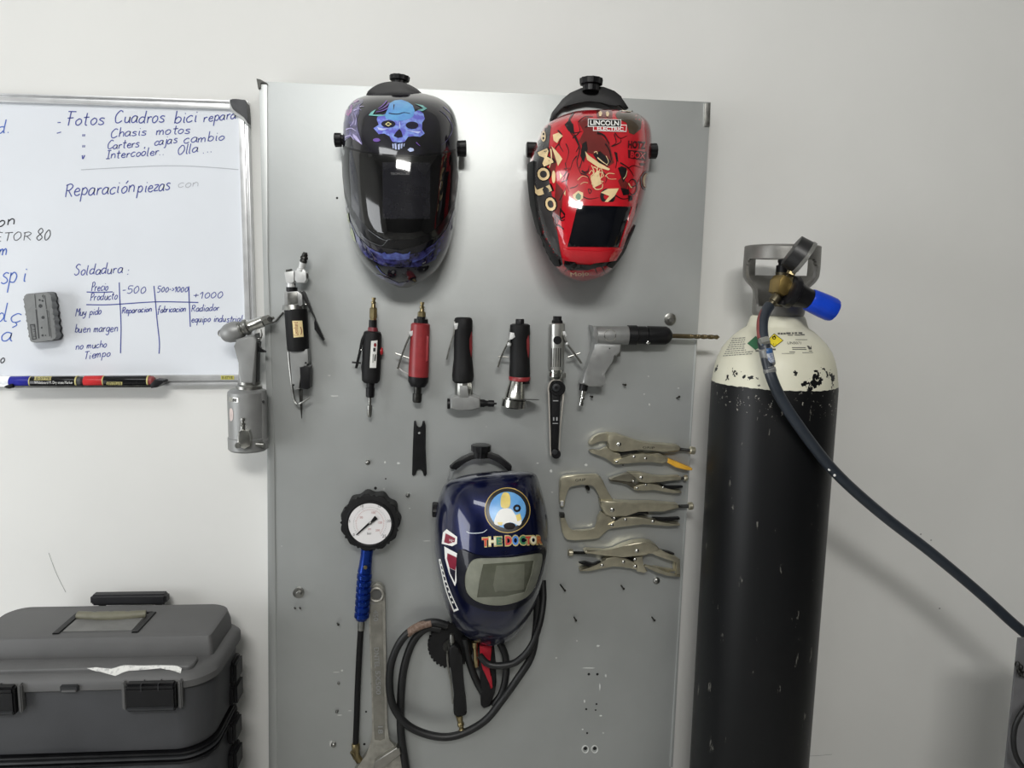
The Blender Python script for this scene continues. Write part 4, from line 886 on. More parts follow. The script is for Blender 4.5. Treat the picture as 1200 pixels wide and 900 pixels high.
# ---- red die grinder
t = root('die_grinder', 'red air die grinder with chrome lever', 'die grinder', 490, 471)
MB().lp((492.8, 378.5), (490.4, 442), d, [(0, 9), (1.5, 11), (30, 11.6), (55, 12), (63.5, 11.8)], 36).build('body', M_red, t)
MB().prism([(500, 393), (502.6, 395), (501.4, 423), (498, 425)], .075, .087, bevel=.0012).build('body_rib', M_red, t)
MB().lp((493.6, 371), (493.2, 380), d, [(0, 4.8), (2.6, 5), (2.8, 8.2), (7.6, 8.4), (8.4, 7)], 24).build('inlet_cap', M_black, t)
mb = MB(); mb.lp((494.2, 365), (494, 372.5), d, [(0, 3.8), (1, 4.8), (6, 5), (7, 4.4)], 6); nipple(mb, (494.8, 354), (494.2, 367), d, 3); mb.build('air_nipple', M_brass, t)
MB().lp((490.4, 441), (489.6, 453.5), d, [(0, 12), (6, 11.8), (9.5, 10), (12, 8.4)], 32).build('front_cap', M_black, t)
mb = MB(); mb.lp((489.6, 452), (488.6, 471.8), d, [(0, 4.6), (9, 4.4), (9.3, 5.6), (17.5, 5.4), (19.5, 4.6)], 20); mb.build('collet', M_dksteel, t)
lever(t, [(482, 390), (476.5, 402), (470.5, 418), (466, 432.5)], 2.2, .078, M_chrome, (463.5, 414, 479, 419.5))
mb = MB(); mb.prism([(479, 389), (486, 386.5), (485.5, 392), (481, 394.5)], .075, .085, bevel=.001); mb.tp([(467, 431, .078), (472, 435, .078), (478, 438, .076)], .8, 8); mb.build('lever_bracket', M_frost, t)

# ---- angle die grinder
t = root('angle_grinder', 'black handled air angle grinder with silver right angle head', 'angle grinder', 545, 483)
d = .072
mb = MB(); mb.lp((543, 371.8), (542.4, 448.5), d, [(0, 7.5), (1, 9.6), (4, 10.8), (16, 10.8), (17, 10.5), (49, 10.9), (58, 12), (68, 12.8), (74, 12.2), (76.5, 10)], 36); hb = mb.build('grip', M_rubber, t, keep=True)
graphic(hb, 'red_inlay', M_red, [[(552, 388), (552.9, 394), (552.9, 411), (551.6, 419), (549.8, 408), (549.8, 397)]], eps=.0012, step=3)
MB().lp((543.4, 447), (543.6, 468), d, [(0, 9.8), (2, 10.2), (18, 10.6), (20, 10)], 10).build('nose_housing', M_steel, t)
MB().prism([(539, 452), (548, 452), (549.4, 466), (538.4, 466)], .084, .091, bevel=.0015).build('nose_flat', M_satin, t)
mb = MB(); mb.prism([(527.6, 467), (533.5, 463.5), (553, 463.5), (562.5, 466.5), (563, 478.5), (552, 481.5), (536, 482), (528, 479)], .056, .09, bevel=.005, seg=3); mb.build('head', M_satin, t)
MB().lp((527.5, 473), (524, 473), d, [(0, 6.4), (3, 6.4), (3.5, 5.4)], 20).build('head_cap', M_black, t)
mb = MB(); mb.lp((562, 472.4), (582, 473), d, [(0, 4.6), (5, 4.6), (7.5, 3.4), (10, 3.4), (10.2, 4), (16.5, 4), (17, 3), (17.5, 1.2), (20, 1)], 18); mb.build('collet', M_black, t)
lever(t, [(532.8, 377), (531.6, 392), (527.5, 405), (523.5, 421.5)], 1.8, .074, M_steel)
MB().prism([(531.6, 379), (537, 378.5), (536, 385.5), (533, 386.5)], .08, .088, bevel=.001).build('lever_bracket', M_frost, t)

# ---- cut-off tool
t = root('cut_off_tool', 'black handled air cut off tool with flared chrome disc guard', 'cut off tool', 606, 477)
mb = MB(); mb.lp((609.4, 379.5), (609, 442), d, [(0, 9), (1.2, 11.6), (12, 12), (14, 11.4), (44, 11.8), (58, 12.4), (62.5, 12)], 36); hb = mb.build('grip', M_rubber, t, keep=True)
graphic(hb, 'red_inlay', M_red, [[(618.8, 392), (619.8, 400), (619.8, 412), (618.6, 420), (616.8, 408), (616.8, 398)]], eps=.0012, step=3)
MB().lp((609.2, 373.8), (609.2, 381), d, [(0, 4.6), (1, 5.1), (7, 5.1)], 20).build('inlet', M_black, t)
MB().lp((609, 441), (608.8, 446.4), d, [(0, 12.2), (1, 12.8), (4.4, 12.6), (5.2, 11.6)], 36).build('red_ring', M_red, t)
mb = MB(); mb.lp((606, 445), (601.4, 477.4), .075, [(0, 8.6), (3, 9.2), (20, 12), (21.5, 13.2), (31.6, 13.6), (32.6, 13), (32.6, 0)], 40); mb.build('disc_guard', M_chrome, t)
MB().lp((602.8, 467), (601.4, 477.4), .075, [(0, 13.4), (1, 14.2), (9.4, 14.2), (10.4, 13.4)], 40).build('guard_rim', M_chrome, t)
MB().prism([(614.2, 445), (620.8, 445), (620.8, 450), (614.4, 450.5)], .06, .085, bevel=.002).build('regulator_stub', M_black, t)
MB().lathe(P(612, 468.4, .089), P(612, 468.4, .089) + Vector((0.01, .14, .99)) * .0011, [(0, .0005), (0, .033), (.0011, .033), (.0011, .0005)], 40).build('cutting_disc', M_dksteel, t)
lever(t, [(600.5, 391), (594, 404), (588, 417), (583.5, 430.5)], 2, .078, M_chrome, (584, 417.6, 596, 418.4))
mb = MB(); mb.prism([(598, 389.5), (602.5, 390), (604, 395), (600, 397.5), (596.4, 399)], .078, .088, bevel=.001); mb.stud(596.6, 403.6, .083, 2.6, .005); mb.build('lever_bracket', M_frost, t)

# ---- belt sander
t = root('belt_sander', 'slim chrome air belt sander with black arm pointing down', 'belt sander', 651, 535)
d = .07
mb = MB(); mb.lp((652.8, 378.8), (651.8, 434), d, [(0, 8.4), (.8, 9.2), (54, 9), (55, 8.4)], 32); by = mb.build('body', mat('bright sander steel', (190, 190, 186), .34, .85, var=.08), t, keep=True)
graphic(by, 'grip_flutes', M_dksteel, [[(646 + k * 2.6, 408), (647 + k * 2.6, 408), (646.6 + k * 2.6, 430), (645.6 + k * 2.6, 430)] for k in range(5)], eps=.0003, step=4)
mb = MB(); mb.lp((653.2, 370.6), (653, 380), d, [(0, 5), (4, 5), (4.3, 5.4), (4.8, 5.4), (5, 6.4), (9, 6.4)], 6); mb.build('inlet_nut', M_black, t)
MB().stud(653, 398.6, .083, 4.8, .005, n=20, dome=False).build('exhaust_plug', M_black, t)
MB().lp((651.8, 432), (651.6, 444.5), d, [(0, 8.6), (2.6, 8.8), (3, 7.8), (4.2, 7.8), (4.6, 8.8), (9, 8.6), (12, 6)], 28).build('lower_cap', M_chrome, t)
for y in (438,): MB().prism([(657, 437), (663.4, 437), (663, 443), (657, 443)], .066, .078, bevel=.001).build('clamp_tab', M_steel, t)
mb = MB(); mb.stud(651.5, 453.5, .058, 9.4, .026, n=32, dome=False); hw = mb.build('drive_housing', M_black, t)
mb = MB(); mb.stud(651.7, 454, .084, 4.6, .004, n=24, dome=False); mb.build('drive_hub', M_dkgrey, hw); MB().stud(651.7, 454, .088, 2, .002, n=6, dome=False).build('hub_screw', M_black, hw)
mb = MB(); mb.prism([(646.4, 460), (657, 460), (655.4, 500), (654, 527), (646.6, 527), (646.4, 500)], .06, .082, bevel=.002); ar = mb.build('arm', M_black, t)
mb = MB(); mb.prism([(648, 469.2), (654.4, 469.2), (654.2, 470.2), (648, 470.2)], .082, .0828); mb.prism([(647.6, 495.8), (653.8, 495.8), (653.8, 496.6), (647.6, 496.6)], .082, .0828); mb.prism([(648.2, 489), (649.6, 489), (649.6, 493), (648.2, 493)], .082, .0828); mb.prism([(651.8, 489), (653.4, 489), (653.4, 493), (651.8, 493)], .082, .0828); mb.build('arm_marks', M_alu, ar)
mb = MB(); mb.stud(650, 529.6, .06, 5.6, .024, n=24, dome=False); ro = mb.build('end_roller', M_black, t); MB().stud(650, 529.6, .084, 3.2, .0015, n=20, dome=False).build('roller_hub', M_dkgrey, ro)
lo_ = [(642, 462), (641.6, 454), (645, 446.5), (651.5, 444.2), (658, 446.4), (661.8, 453), (661.4, 462), (657.4, 500), (655.8, 530), (653.6, 534.4), (650, 535.6), (646.4, 534.4), (644.4, 530), (643.6, 500)]
mb = MB(); lo2 = crm(lo_, 4, True); n_ = len(lo2); cx_, cy_ = 651, 490
rf = [[mb.v(P(x, y, dd)) for x, y in lo2] for dd in (.064, .079)]; ri_ = [[mb.v(P(x + (cx_ - x) * .2, y + (cy_ - y) * .03, dd)) for x, y in lo2] for dd in (.064, .079)]
for i in range(n_):
    j = (i + 1) % n_
    mb.face((rf[0][i], rf[0][j], rf[1][j], rf[1][i])); mb.face((ri_[0][i], ri_[1][i], ri_[1][j], ri_[0][j])); mb.face((rf[1][i], rf[1][j], ri_[1][j], ri_[1][i])); mb.face((rf[0][j], rf[0][i], ri_[0][i], ri_[0][j]))
mb.build('sanding_belt', mat('grey brown abrasive belt', (160, 156, 148), .8, bump=.3), t)
lever(t, [(660.5, 392), (664.5, 402), (672.5, 413), (681.8, 426)], 2, .078, M_steel, (665.5, 418.5, 680, 413.6))
mb = MB(); mb.prism([(659.4, 388.5), (662.4, 388), (664.4, 393.5), (661.4, 396)], .074, .084, bevel=.001); mb.stud(664.6, 402.6, .082, 2, .004); mb.build('lever_bracket', M_frost, t)

# ---- air drill
t = root('air_drill', 'silver pistol grip air drill with black chuck and long bit', 'air drill', 693, 475)
d = .077
mb = MB(); mb.lp((697, 393), (737, 393.2), d, [(0, 8.8), (1, 11), (38.5, 11), (39.5, 10.6)], 36); br = mb.build('motor_barrel', M_satin, t, keep=True)
mb = MB(); mb.prism([(694, 381.6), (699, 383), (701.5, 391), (701.5, 403), (697.6, 403), (697, 393)], .058, .096, bevel=.003); mb.build('rear_cap', M_satin, t)
q = circ(715, 393, 7, 26); mb = MB(); decal(mb, br, [q, circ(715, 393, 6.3, 26)], .0005, 3); mb.build('round_mark', M_chrome, br)
mb = MB(); mb.prism([(696.5, 401), (728.5, 403.6), (727.6, 413), (722, 418.4), (715.5, 421.6), (711.4, 427), (708.6, 438), (706.4, 450), (706.4, 454), (690, 452.6), (681, 450.2), (685.5, 437), (690.6, 424), (694.6, 412)], .062, .092, bevel=.006, seg=3); gp = mb.build('pistol_grip', M_satin, t)
MB().prism([(722.5, 406), (727.8, 406.2), (727, 418), (721.6, 418)], .07, .084, bevel=.0015).build('trigger', M_steel, t)
MB().stud(714.4, 408.4, .092, .8, .001, n=8).build('grip_screw', M_black, gp)
mb = MB(); mb.lp((684.6, 449.5), (680.4, 475), d, [(0, 5), (8, 5), (8.4, 4.2)], 20); mb.build('inlet_bushing', M_black, t)
mb = MB(); nipple(mb, (680.6, 475), (684, 457), d, 3.4); mb.build('air_nipple', M_chrome, t)
mb = MB(); mb.lp((735.4, 392.6), (787.5, 393.4), d, [(0, 11.4), (10, 11.6), (11, 10.6), (20.6, 10.6), (21, 9.6), (22.4, 9.6), (23, 11), (44, 10.8), (48, 9), (51, 5.4), (52, 3.6)], 36); ck = mb.build('chuck', M_black, t)
MB().stud(759.6, 401, .086, 2.8, .004, n=16).build('chuck_pin', M_chrome, ck)
a = P(786, 393.6, d); b = P(843.4, 395.2, d); L = (b - a).length; k = sc(810, 394, d)
mb = MB(); mb.lathe(a, b, [(0, 2.7 * k), (L * .38, 2.7 * k)], 16)
ax = (b - a).normalized(); qv = ax.orthogonal().normalized(); rv = ax.cross(qv); rr = []
for i in range(61):
    f = .37 + .63 * i / 60; ph = 2 * math.pi * 3.6 * (f - .37); tip = min(1, (1 - f) * 18 + .08)
    rr.append([mb.v(a + ax * (L * f) + (qv * math.cos(ph + h) * 1.0 + rv * math.sin(ph + h)) * (2.8 * k * tip * (.62 + .38 * abs(math.cos(h)) ** .7))) for h in [2 * math.pi * j / 14 for j in range(14)]])
for A, B in zip(rr, rr[1:]):
    for j in range(14): mb.face((A[j], A[(j + 1) % 14], B[(j + 1) % 14], B[j]))
mb.face(rr[-1]); mb.build('drill_bit', mat('bronze drill steel', (120, 108, 84), .3, 1.0, var=.2), t)

# ---- flat pin spanner
sp = MB(); sp.prism([(485.2, 493.6), (487, 493.2), (488.6, 499), (490.6, 500.8), (493, 500.6), (494.6, 498.6), (495.2, 493.6), (497.4, 493.4), (498.9, 499), (498.7, 525), (500, 555.6), (498.6, 558), (496.4, 557.4), (495.4, 552.4), (493.4, 550), (490.6, 549.8), (488.2, 551.4), (486.8, 556.6), (484.6, 558), (482.8, 556.4), (483.6, 528), (484.6, 502)], BD, BD + .005, bevel=.0006)
sp = sp.build('flat_spanner', M_black)
tagged(sp, 'flat black steel two ended spanner hung on a nail under the red grinder', 'spanner')
MB().stud(491.6, 507.4, BD + .005, 1.6, .004).build('hanging_nail', M_rivet, board)

# ---- pressure gauge inflator
t = root('tyre_gauge', 'round pressure gauge in black rubber ring on a blue ribbed inflator handle', 'pressure gauge', 425, 893, None)
gc = (433.5, 612.5)
lob = [(gc[0] + (34.2 + 1.5 * math.cos(11 * a)) * math.cos(a), gc[1] + (32.4 + 1.5 * math.cos(11 * a)) * math.sin(a)) for a in [2 * math.pi * k / 88 for k in range(88)]]
bt = MB().prism(lob, .056, .092, bevel=.004, seg=3).build('rubber_boot', M_rubber, t)
k = sc(gc[0], gc[1], .09); c0 = P(gc[0], gc[1] + 1, .09)
ringm = MB(); rp = [c0 + Vector((math.cos(a), 0, math.sin(a))) * 26.6 * k for a in [2 * math.pi * j / 48 for j in range(49)]]; ringm.tube(rp, 2.4 * k, 10); ringm.build('inner_rim', M_black, bt)
fc = MB().lathe(c0 + Vector((0, .002, 0)), c0 + Vector((0, -1, 0)), [(0, 26 * k), (.0045, 26 * k)], 48).build('dial', mat('dial white', (226, 224, 224), .35, var=.01), t, keep=True)
D0 = .0935
tk = MB()
def dial(an, r0, r1, w_): 
    a = R_(an); cx, cy = gc[0], gc[1] + 1
    p = [(cx + r0 * math.sin(a), cy - r0 * math.cos(a)), (cx + r1 * math.sin(a), cy - r1 * math.cos(a))]
    ribbon(tk, p, w_, D0)
for i in range(41): dial(-135 + i * 6.75, 19.5, 22 if i % 8 else 19, .8 if i % 8 else 1.2) if i % 8 == 0 else dial(-135 + i * 6.75, 18.6, 19.6, .35)
for s_, x, y, h in (('0', 413.6, 628, 3), ('5', 408.8, 612.2, 3), ('10', 422.6, 594.6, 3), ('15', 443, 594.6, 3), ('20', 453.6, 612, 3), ('25', 448, 630, 3.4), ('bar', 430.4, 626.4, 2.6)): text(tk, s_, x, y, h, d=D0)
tk.build('dial_print', mat('dial print', (60, 58, 58), .6), fc)
tk = MB()
for i in range(51): dial(-133 + i * 5.32, 15.6, 16.8 if i % 10 else 17.8, .35)
for s_, x, y, h in (('50', 421.6, 607.6, 2.6), ('100', 435.4, 602, 2.6), ('150', 443, 613.6, 2.6), ('200', 440, 622.6, 2.4), ('psi', 431.4, 620.6, 2)): text(tk, s_, x, y, h, d=D0)
tk.build('dial_red_print', mat('dial red print', (170, 110, 108), .6), fc)
nd = MB(); nd.prism([(417, 626.6), (433, 611.4), (434.6, 613.2), (418, 627.2)], D0 + .001, D0 + .002); nd.prism([(433.6, 612), (438.4, 605.4), (439.6, 604.8), (442.6, 608.2), (435, 613.6)], D0 + .001, D0 + .002); nd = nd.build('needle', M_black, t)
MB().stud(434, 613, D0 + .001, 1.8, .0025).build('needle_hub', M_steel, nd)
M_ano = mat('blue anodised metal', (17, 50, 128), .28, .7, var=.1)
mb = MB(); mb.lp((430.4, 643), (427, 672), .075, [(0, 7.4), (8, 7), (20, 7.4), (27, 8.2), (29, 7)], 28); mb.build('neck', M_ano, t)
pr = [(0, 7)]
for i in range(7): pr += [(2 + i * 7.6, 7), (3 + i * 7.6, 8.6), (7 + i * 7.6, 8.8), (8.4 + i * 7.6, 7.4)]
mb = MB(); mb.lp((427.4, 670), (423.6, 727), .075, pr + [(56, 6.6)], 28); mb.build('ribbed_grip', M_ano, t)
MB().stud(428.4, 664.4, .087, 2.5, .004, n=6, dome=False).build('relief_screw', M_brass, t)
MB().lp((423.6, 725), (423, 738), .072, [(0, 4.6), (2, 4.6), (2.4, 3.8), (9, 4.2), (13, 4)], 12).build('hose_nut', M_steel, t)
MB().tp([(423, 736, .07), (421.4, 760, .066), (419.4, 800, .06), (417.8, 845, .058), (416.6, 876, .058)], 3.5, 12).build('air_hose', M_rubber, t)
mb = MB(); mb.lp((416.6, 871), (417.6, 888), .06, [(0, 3.8), (2, 4.8), (8, 4.8), (9, 4.2), (17, 4.4)], 8); mb.lp((413.5, 880), (422.4, 893), .06, [(0, 4), (14, 4.4)], 8); mb.build('valve_chuck', M_brass, t)

# ---- big adjustable wrench
t = root('adjustable_wrench', 'large worn steel adjustable wrench hanging head down by its ring', 'wrench', 445, 905, None)
M_worn = mat('worn forged steel', (170, 168, 160), .45, .8, var=.18, vscale=60, bump=.1)
out = [(432.2, 699), (432.8, 691), (436, 686), (441, 684.2), (446, 685.6), (450, 689.6), (451, 696), (451.6, 740), (452.8, 800), (453.8, 850), (454.6, 868), (460, 874), (468, 878), (472, 890), (480, 908), (430, 914), (414, 906), (421, 896), (429, 885), (434, 876), (436, 862), (435.6, 820), (433.4, 760), (432, 720)]
body = MB().prism(out, .052, .066, bevel=.003, seg=3).build('handle', M_worn, t)
MB().prism([(433.8, 709), (448, 708), (448.6, 740), (450.2, 800), (451, 850), (450.6, 866), (446, 868), (439, 867), (437.8, 850), (436.8, 800), (434.4, 740)], .064, .0666, bevel=.0008).build('recess_panel', mat('dull recess steel', (142, 140, 132), .55, .7, var=.15, bump=.15), t)
rg = MB(); rp = [P(441 + 8 * math.cos(a), 696.6 + 7.6 * math.sin(a), .068) for a in [2 * math.pi * j / 32 for j in range(33)]]; rg.tube(rp, .0032, 10); rg.build('hanging_ring', M_worn, t)
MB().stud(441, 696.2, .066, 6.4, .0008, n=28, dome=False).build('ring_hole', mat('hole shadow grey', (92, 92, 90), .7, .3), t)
for s_, x, y, w_ in (('450', 437.4, 715, 13), ('DNTEL', 438.4, 759, 24), ('5X500', 440, 786, 28), ('18', 443, 851, 9)):
    m = MB(); text(m, s_, x, y, 5.6, 88, width=w_, d=.0675, bold=.02); m.build('raised_lettering', M_satin, t)
mb = MB(); mb.prism([(439, 893), (465, 876.5), (468.5, 878), (470, 884), (444, 905), (436, 908)], .06, .078, bevel=.003, seg=3); mb.build('lower_jaw', mat('bright jaw steel', (168, 166, 160), .36, 1.0, var=.1), t)

# ---- locking pliers
PG = 'locking pliers on the board'
def rivets(mb, pts, dd, r=3):
    for x, y in pts: mb.stud(x, y, dd, r, .003, 14)
u1 = lambda pts: crop(640, 490, 6.316, pts); u2 = lambda pts: crop(640, 540, 6, pts)
def pliers(label, x, y): return root('locking_pliers', label, 'locking pliers', x, y, PG)
def screw(t, A, B, d, r, hr, hl):
    L = math.hypot(B[0] - A[0], B[1] - A[1])
    pr = [(0, r)]; n = int((L - hl) / 1.4)
    for i in range(n): pr += [(i * 1.4 + .3, r), (i * 1.4 + .9, r * .78)]
    sc_ = MB().lp(A, B, d, pr + [(L - hl, r)], 14).build('adjusting_screw', M_dksteel, t)
    MB().lp(A, B, d, [(L - hl, hr * .8), (L - hl + .8, hr), (L - 1, hr), (L, hr * .75)], 12).build('screw_head', M_nickel, sc_)
t = pliers('curved jaw locking pliers with one yellow handle tip', 750, 551)
jw = MB().prism(crm(u1([(318, 188), (332, 158), (370, 130), (410, 115), (458, 111), (490, 120), (490, 180), (475, 178), (440, 167), (400, 172), (365, 182), (345, 195), (325, 197)]), 2, True), .055, .067, bevel=.0015).build('upper_jaw', M_nickel, t)
MB().prism(u1([(455, 113), (520, 117), (600, 145), (690, 175), (780, 189), (880, 195), (980, 204), (998, 216), (990, 240), (960, 252), (860, 250), (760, 236), (700, 233), (640, 240), (560, 250), (500, 248), (472, 236), (460, 205), (472, 178)]), .052, .072, bevel=.004, seg=3).build('upper_handle', M_nickel, t)
MB().prism(u1([(318, 240), (350, 235), (400, 240), (430, 225), (455, 210), (468, 236), (500, 250), (545, 262), (560, 290), (548, 330), (520, 345), (495, 338), (470, 310), (430, 285), (370, 270), (335, 258)]), .056, .066, bevel=.0015).build('lower_jaw', M_nickel, t)
MB().prism(u1([(508, 318), (540, 305), (600, 285), (650, 268), (720, 262), (800, 278), (905, 302), (900, 328), (860, 338), (780, 325), (700, 318), (620, 325), (545, 346), (515, 342)]), .053, .07, bevel=.0025, seg=3).build('lower_handle', M_nickel, t)
MB().prism(u1([(905, 298), (960, 322), (1040, 355), (1085, 374), (1082, 388), (1040, 386), (960, 366), (898, 330)]), .053, .07, bevel=.0025, seg=3).build('handle_tip', mat('yellow dipped grip', (206, 156, 50), .45), t)['label'] = 'yellow handle tip'
MB().prism(u1([(530, 262), (560, 258), (680, 244), (690, 252), (560, 290), (540, 290)]), .056, .064, bevel=.001).build('link_bar', M_dksteel, t)
MB().prism(u1([(750, 268), (830, 258), (900, 290), (905, 304), (850, 292)]), .055, .066, bevel=.001).build('release_lever', M_nickel, t)
m = MB(); rivets(m, u1([(538, 193)]), .071, 2.7); rivets(m, u1([(650, 285), (735, 297), (522, 321)]), .069, 1.8); m.build('rivets', M_chrome, t)
m = MB(); text(m, 'GRIP', *u1([(715, 224)])[0], 2.6, 3, width=14, d=.0722); m.build('stamped_mark', M_dksteel, t)
screw(t, u1([(960, 228)])[0], u1([(1102, 241)])[0], .062, 2, 4.6, 6.5)

t = pliers('small long nose locking pliers under the curved jaw pair', 765, 578)
MB().prism(u1([(468, 452), (500, 440), (560, 420), (620, 402), (660, 404), (655, 470), (610, 474), (540, 464), (475, 460)]), .055, .066, bevel=.0015).build('upper_jaw', mat('dulled nickel', (150, 146, 132), .4, .9, var=.12), t)
MB().prism(u1([(470, 462), (540, 467), (610, 477), (660, 478), (690, 500), (690, 530), (660, 530), (630, 512), (600, 488), (540, 476), (480, 468)]), .056, .065, bevel=.001).build('lower_jaw', mat('greyed nickel', (120, 116, 104), .4, 1.0, var=.15), t)
MB().prism(u1([(610, 403), (680, 403), (740, 415), (800, 430), (880, 436), (990, 430), (1003, 440), (998, 458), (900, 464), (840, 467), (800, 480), (740, 480), (690, 474), (660, 440), (640, 415)]), .053, .069, bevel=.003, seg=3).build('upper_handle', M_nickel, t)
MB().prism(u1([(650, 512), (700, 492), (760, 484), (830, 495), (880, 518), (950, 540), (1005, 545), (1003, 558), (940, 556), (880, 546), (800, 531), (720, 530), (680, 538), (655, 532)]), .053, .067, bevel=.002, seg=3).build('lower_handle', M_nickel, t)
MB().prism(u1([(845, 492), (900, 505), (960, 504), (1014, 504), (1012, 515), (950, 525), (890, 522), (860, 508)]), .054, .063, bevel=.001).build('release_lever', M_black, t)
m = MB(); rivets(m, u1([(703, 440)]), .068, 2.2); rivets(m, u1([(738, 492), (866, 510), (672, 516), (645, 466)]), .066, 1.6); m.build('rivets', M_chrome, t)
screw(t, u1([(980, 444)])[0], u1([(1047, 443)])[0], .061, 1.8, 3.6, 4.5)

t = pliers('locking C clamp pliers with wide open square jaws', 730, 633)
MB().prism(u2([(100, 312), (95, 280), (97, 150), (103, 130), (118, 116), (150, 107), (250, 100), (340, 97), (362, 100), (382, 113), (400, 140), (430, 210), (472, 276), (475, 292), (385, 286), (375, 250), (350, 192), (338, 178), (320, 169), (250, 167), (180, 175), (160, 184), (150, 205), (138, 250), (130, 312), (122, 326), (105, 324)]), .056, .067, bevel=.0015).build('upper_jaw', M_nickel, t)
MB().prism(u2([(100, 400), (105, 383), (128, 386), (138, 430), (155, 468), (175, 490), (195, 497), (250, 493), (320, 488), (345, 478), (358, 450), (365, 400), (388, 360), (440, 385), (480, 420), (490, 450), (470, 475), (430, 482), (400, 520), (370, 546), (320, 551), (200, 560), (150, 556), (128, 535), (112, 490)]), .056, .067, bevel=.0015).build('lower_jaw', M_nickel, t)
MB().prism(u2([(380, 283), (440, 279), (520, 290), (620, 295), (740, 294), (850, 304), (930, 309), (936, 334), (900, 346), (830, 356), (740, 356), (650, 359), (560, 376), (500, 400), (470, 396), (420, 386), (397, 350), (386, 315)]), .053, .073, bevel=.004, seg=3).build('upper_handle', M_nickel, t)
MB().prism(u2([(440, 450), (480, 430), (540, 400), (620, 394), (700, 405), (780, 425), (860, 440), (942, 445), (942, 459), (860, 459), (760, 451), (680, 446), (600, 449), (520, 466), (470, 476), (445, 467)]), .053, .07, bevel=.0025, seg=3).build('lower_handle', M_nickel, t)
MB().prism(u2([(750, 402), (830, 406), (940, 400), (942, 412), (860, 426), (790, 419)]), .054, .064, bevel=.001).build('release_lever', M_black, t)
MB().prism(u2([(485, 395), (560, 375), (640, 362), (720, 366), (720, 376), (600, 384), (490, 414)]), .055, .066, bevel=.001).build('link_bar', M_dksteel, t)
MB().prism(u2([(101, 283), (124, 283), (123, 320), (101, 316)]), .054, .069, bevel=.002).build('jaw_pad', M_alu, t); MB().prism(u2([(98, 376), (132, 376), (132, 402), (100, 404)]), .054, .069, bevel=.002).build('jaw_pad', M_dksteel, t)
m = MB(); rivets(m, u2([(465, 345)]), .072, 2.6); rivets(m, u2([(478, 402), (557, 413), (463, 452), (750, 425)]), .069, 2); m.build('rivets', M_chrome, t)
m = MB(); text(m, 'GRIP', *u2([(206, 146)])[0], 3.2, -3, width=12, d=.0672); m.build('stamped_mark', M_dksteel, t)
screw(t, u2([(915, 321)])[0], u2([(1032, 317)])[0], .063, 2.2, 4.6, 5.5)
MB().stud(688, 571, BD, 2.4, .02).build('peg', M_peg, board)

t = pliers('welding locking pliers with forked U jaws pointing right', 725, 675)
MB().prism(u2([(270, 642), (285, 630), (420, 640), (480, 630), (540, 600), (620, 575), (690, 568), (740, 575), (780, 600), (802, 626), (760, 636), (735, 642), (720, 660), (680, 673), (600, 672), (540, 666), (480, 671), (420, 668), (360, 660), (280, 658)]), .053, .073, bevel=.004, seg=3).build('upper_handle', M_nickel, t)
MB().prism(u2([(735, 630), (800, 626), (850, 650), (900, 668), (942, 695), (944, 800), (915, 802), (922, 715), (890, 700), (840, 690), (780, 670), (735, 645)]), .062, .07, bevel=.0015).build('upper_jaw', M_nickel, t)
MB().prism(u2([(800, 628), (860, 640), (905, 656), (900, 662), (850, 652)]), .056, .066, bevel=.001).build('upper_jaw', M_dksteel, t)
MB().prism(u2([(690, 745), (720, 758), (780, 788), (850, 808), (945, 820), (945, 804), (900, 800), (830, 778), (768, 750), (700, 735)]), .062, .07, bevel=.0015).build('lower_jaw', M_nickel, t)
MB().prism(u2([(755, 740), (830, 755), (895, 765), (898, 700), (908, 700), (912, 775), (860, 780), (790, 765)]), .054, .061, bevel=.001).build('lower_jaw', M_nickel, t)
MB().prism(u2([(620, 680), (680, 674), (682, 742), (715, 778), (690, 790), (640, 778), (615, 742)]), .055, .068, bevel=.0015).build('pivot_block', M_nickel, t)
MB().prism(u2([(238, 766), (300, 760), (360, 738), (400, 715), (420, 690), (480, 675), (560, 690), (622, 715), (642, 740), (642, 770), (600, 756), (540, 746), (470, 736), (420, 746), (370, 766), (300, 776), (238, 778)]), .053, .07, bevel=.0025, seg=3).build('lower_handle', M_nickel, t)
MB().prism(u2([(232, 720), (280, 714), (330, 728), (370, 714), (412, 710), (372, 745), (330, 750), (270, 738)]), .054, .064, bevel=.001).build('release_lever', M_black, t)
MB().prism(u2([(480, 672), (560, 680), (615, 700), (610, 712), (540, 690)]), .055, .066, bevel=.001).build('link_bar', M_dksteel, t)
m = MB(); rivets(m, u2([(638, 632)]), .072, 2.4); rivets(m, u2([(543, 710), (626, 742), (393, 733), (625, 692)]), .069, 2); m.build('rivets', M_chrome, t)
screw(t, u2([(285, 648)])[0], u2([(153, 645)])[0], .062, 2, 4.2, 6)

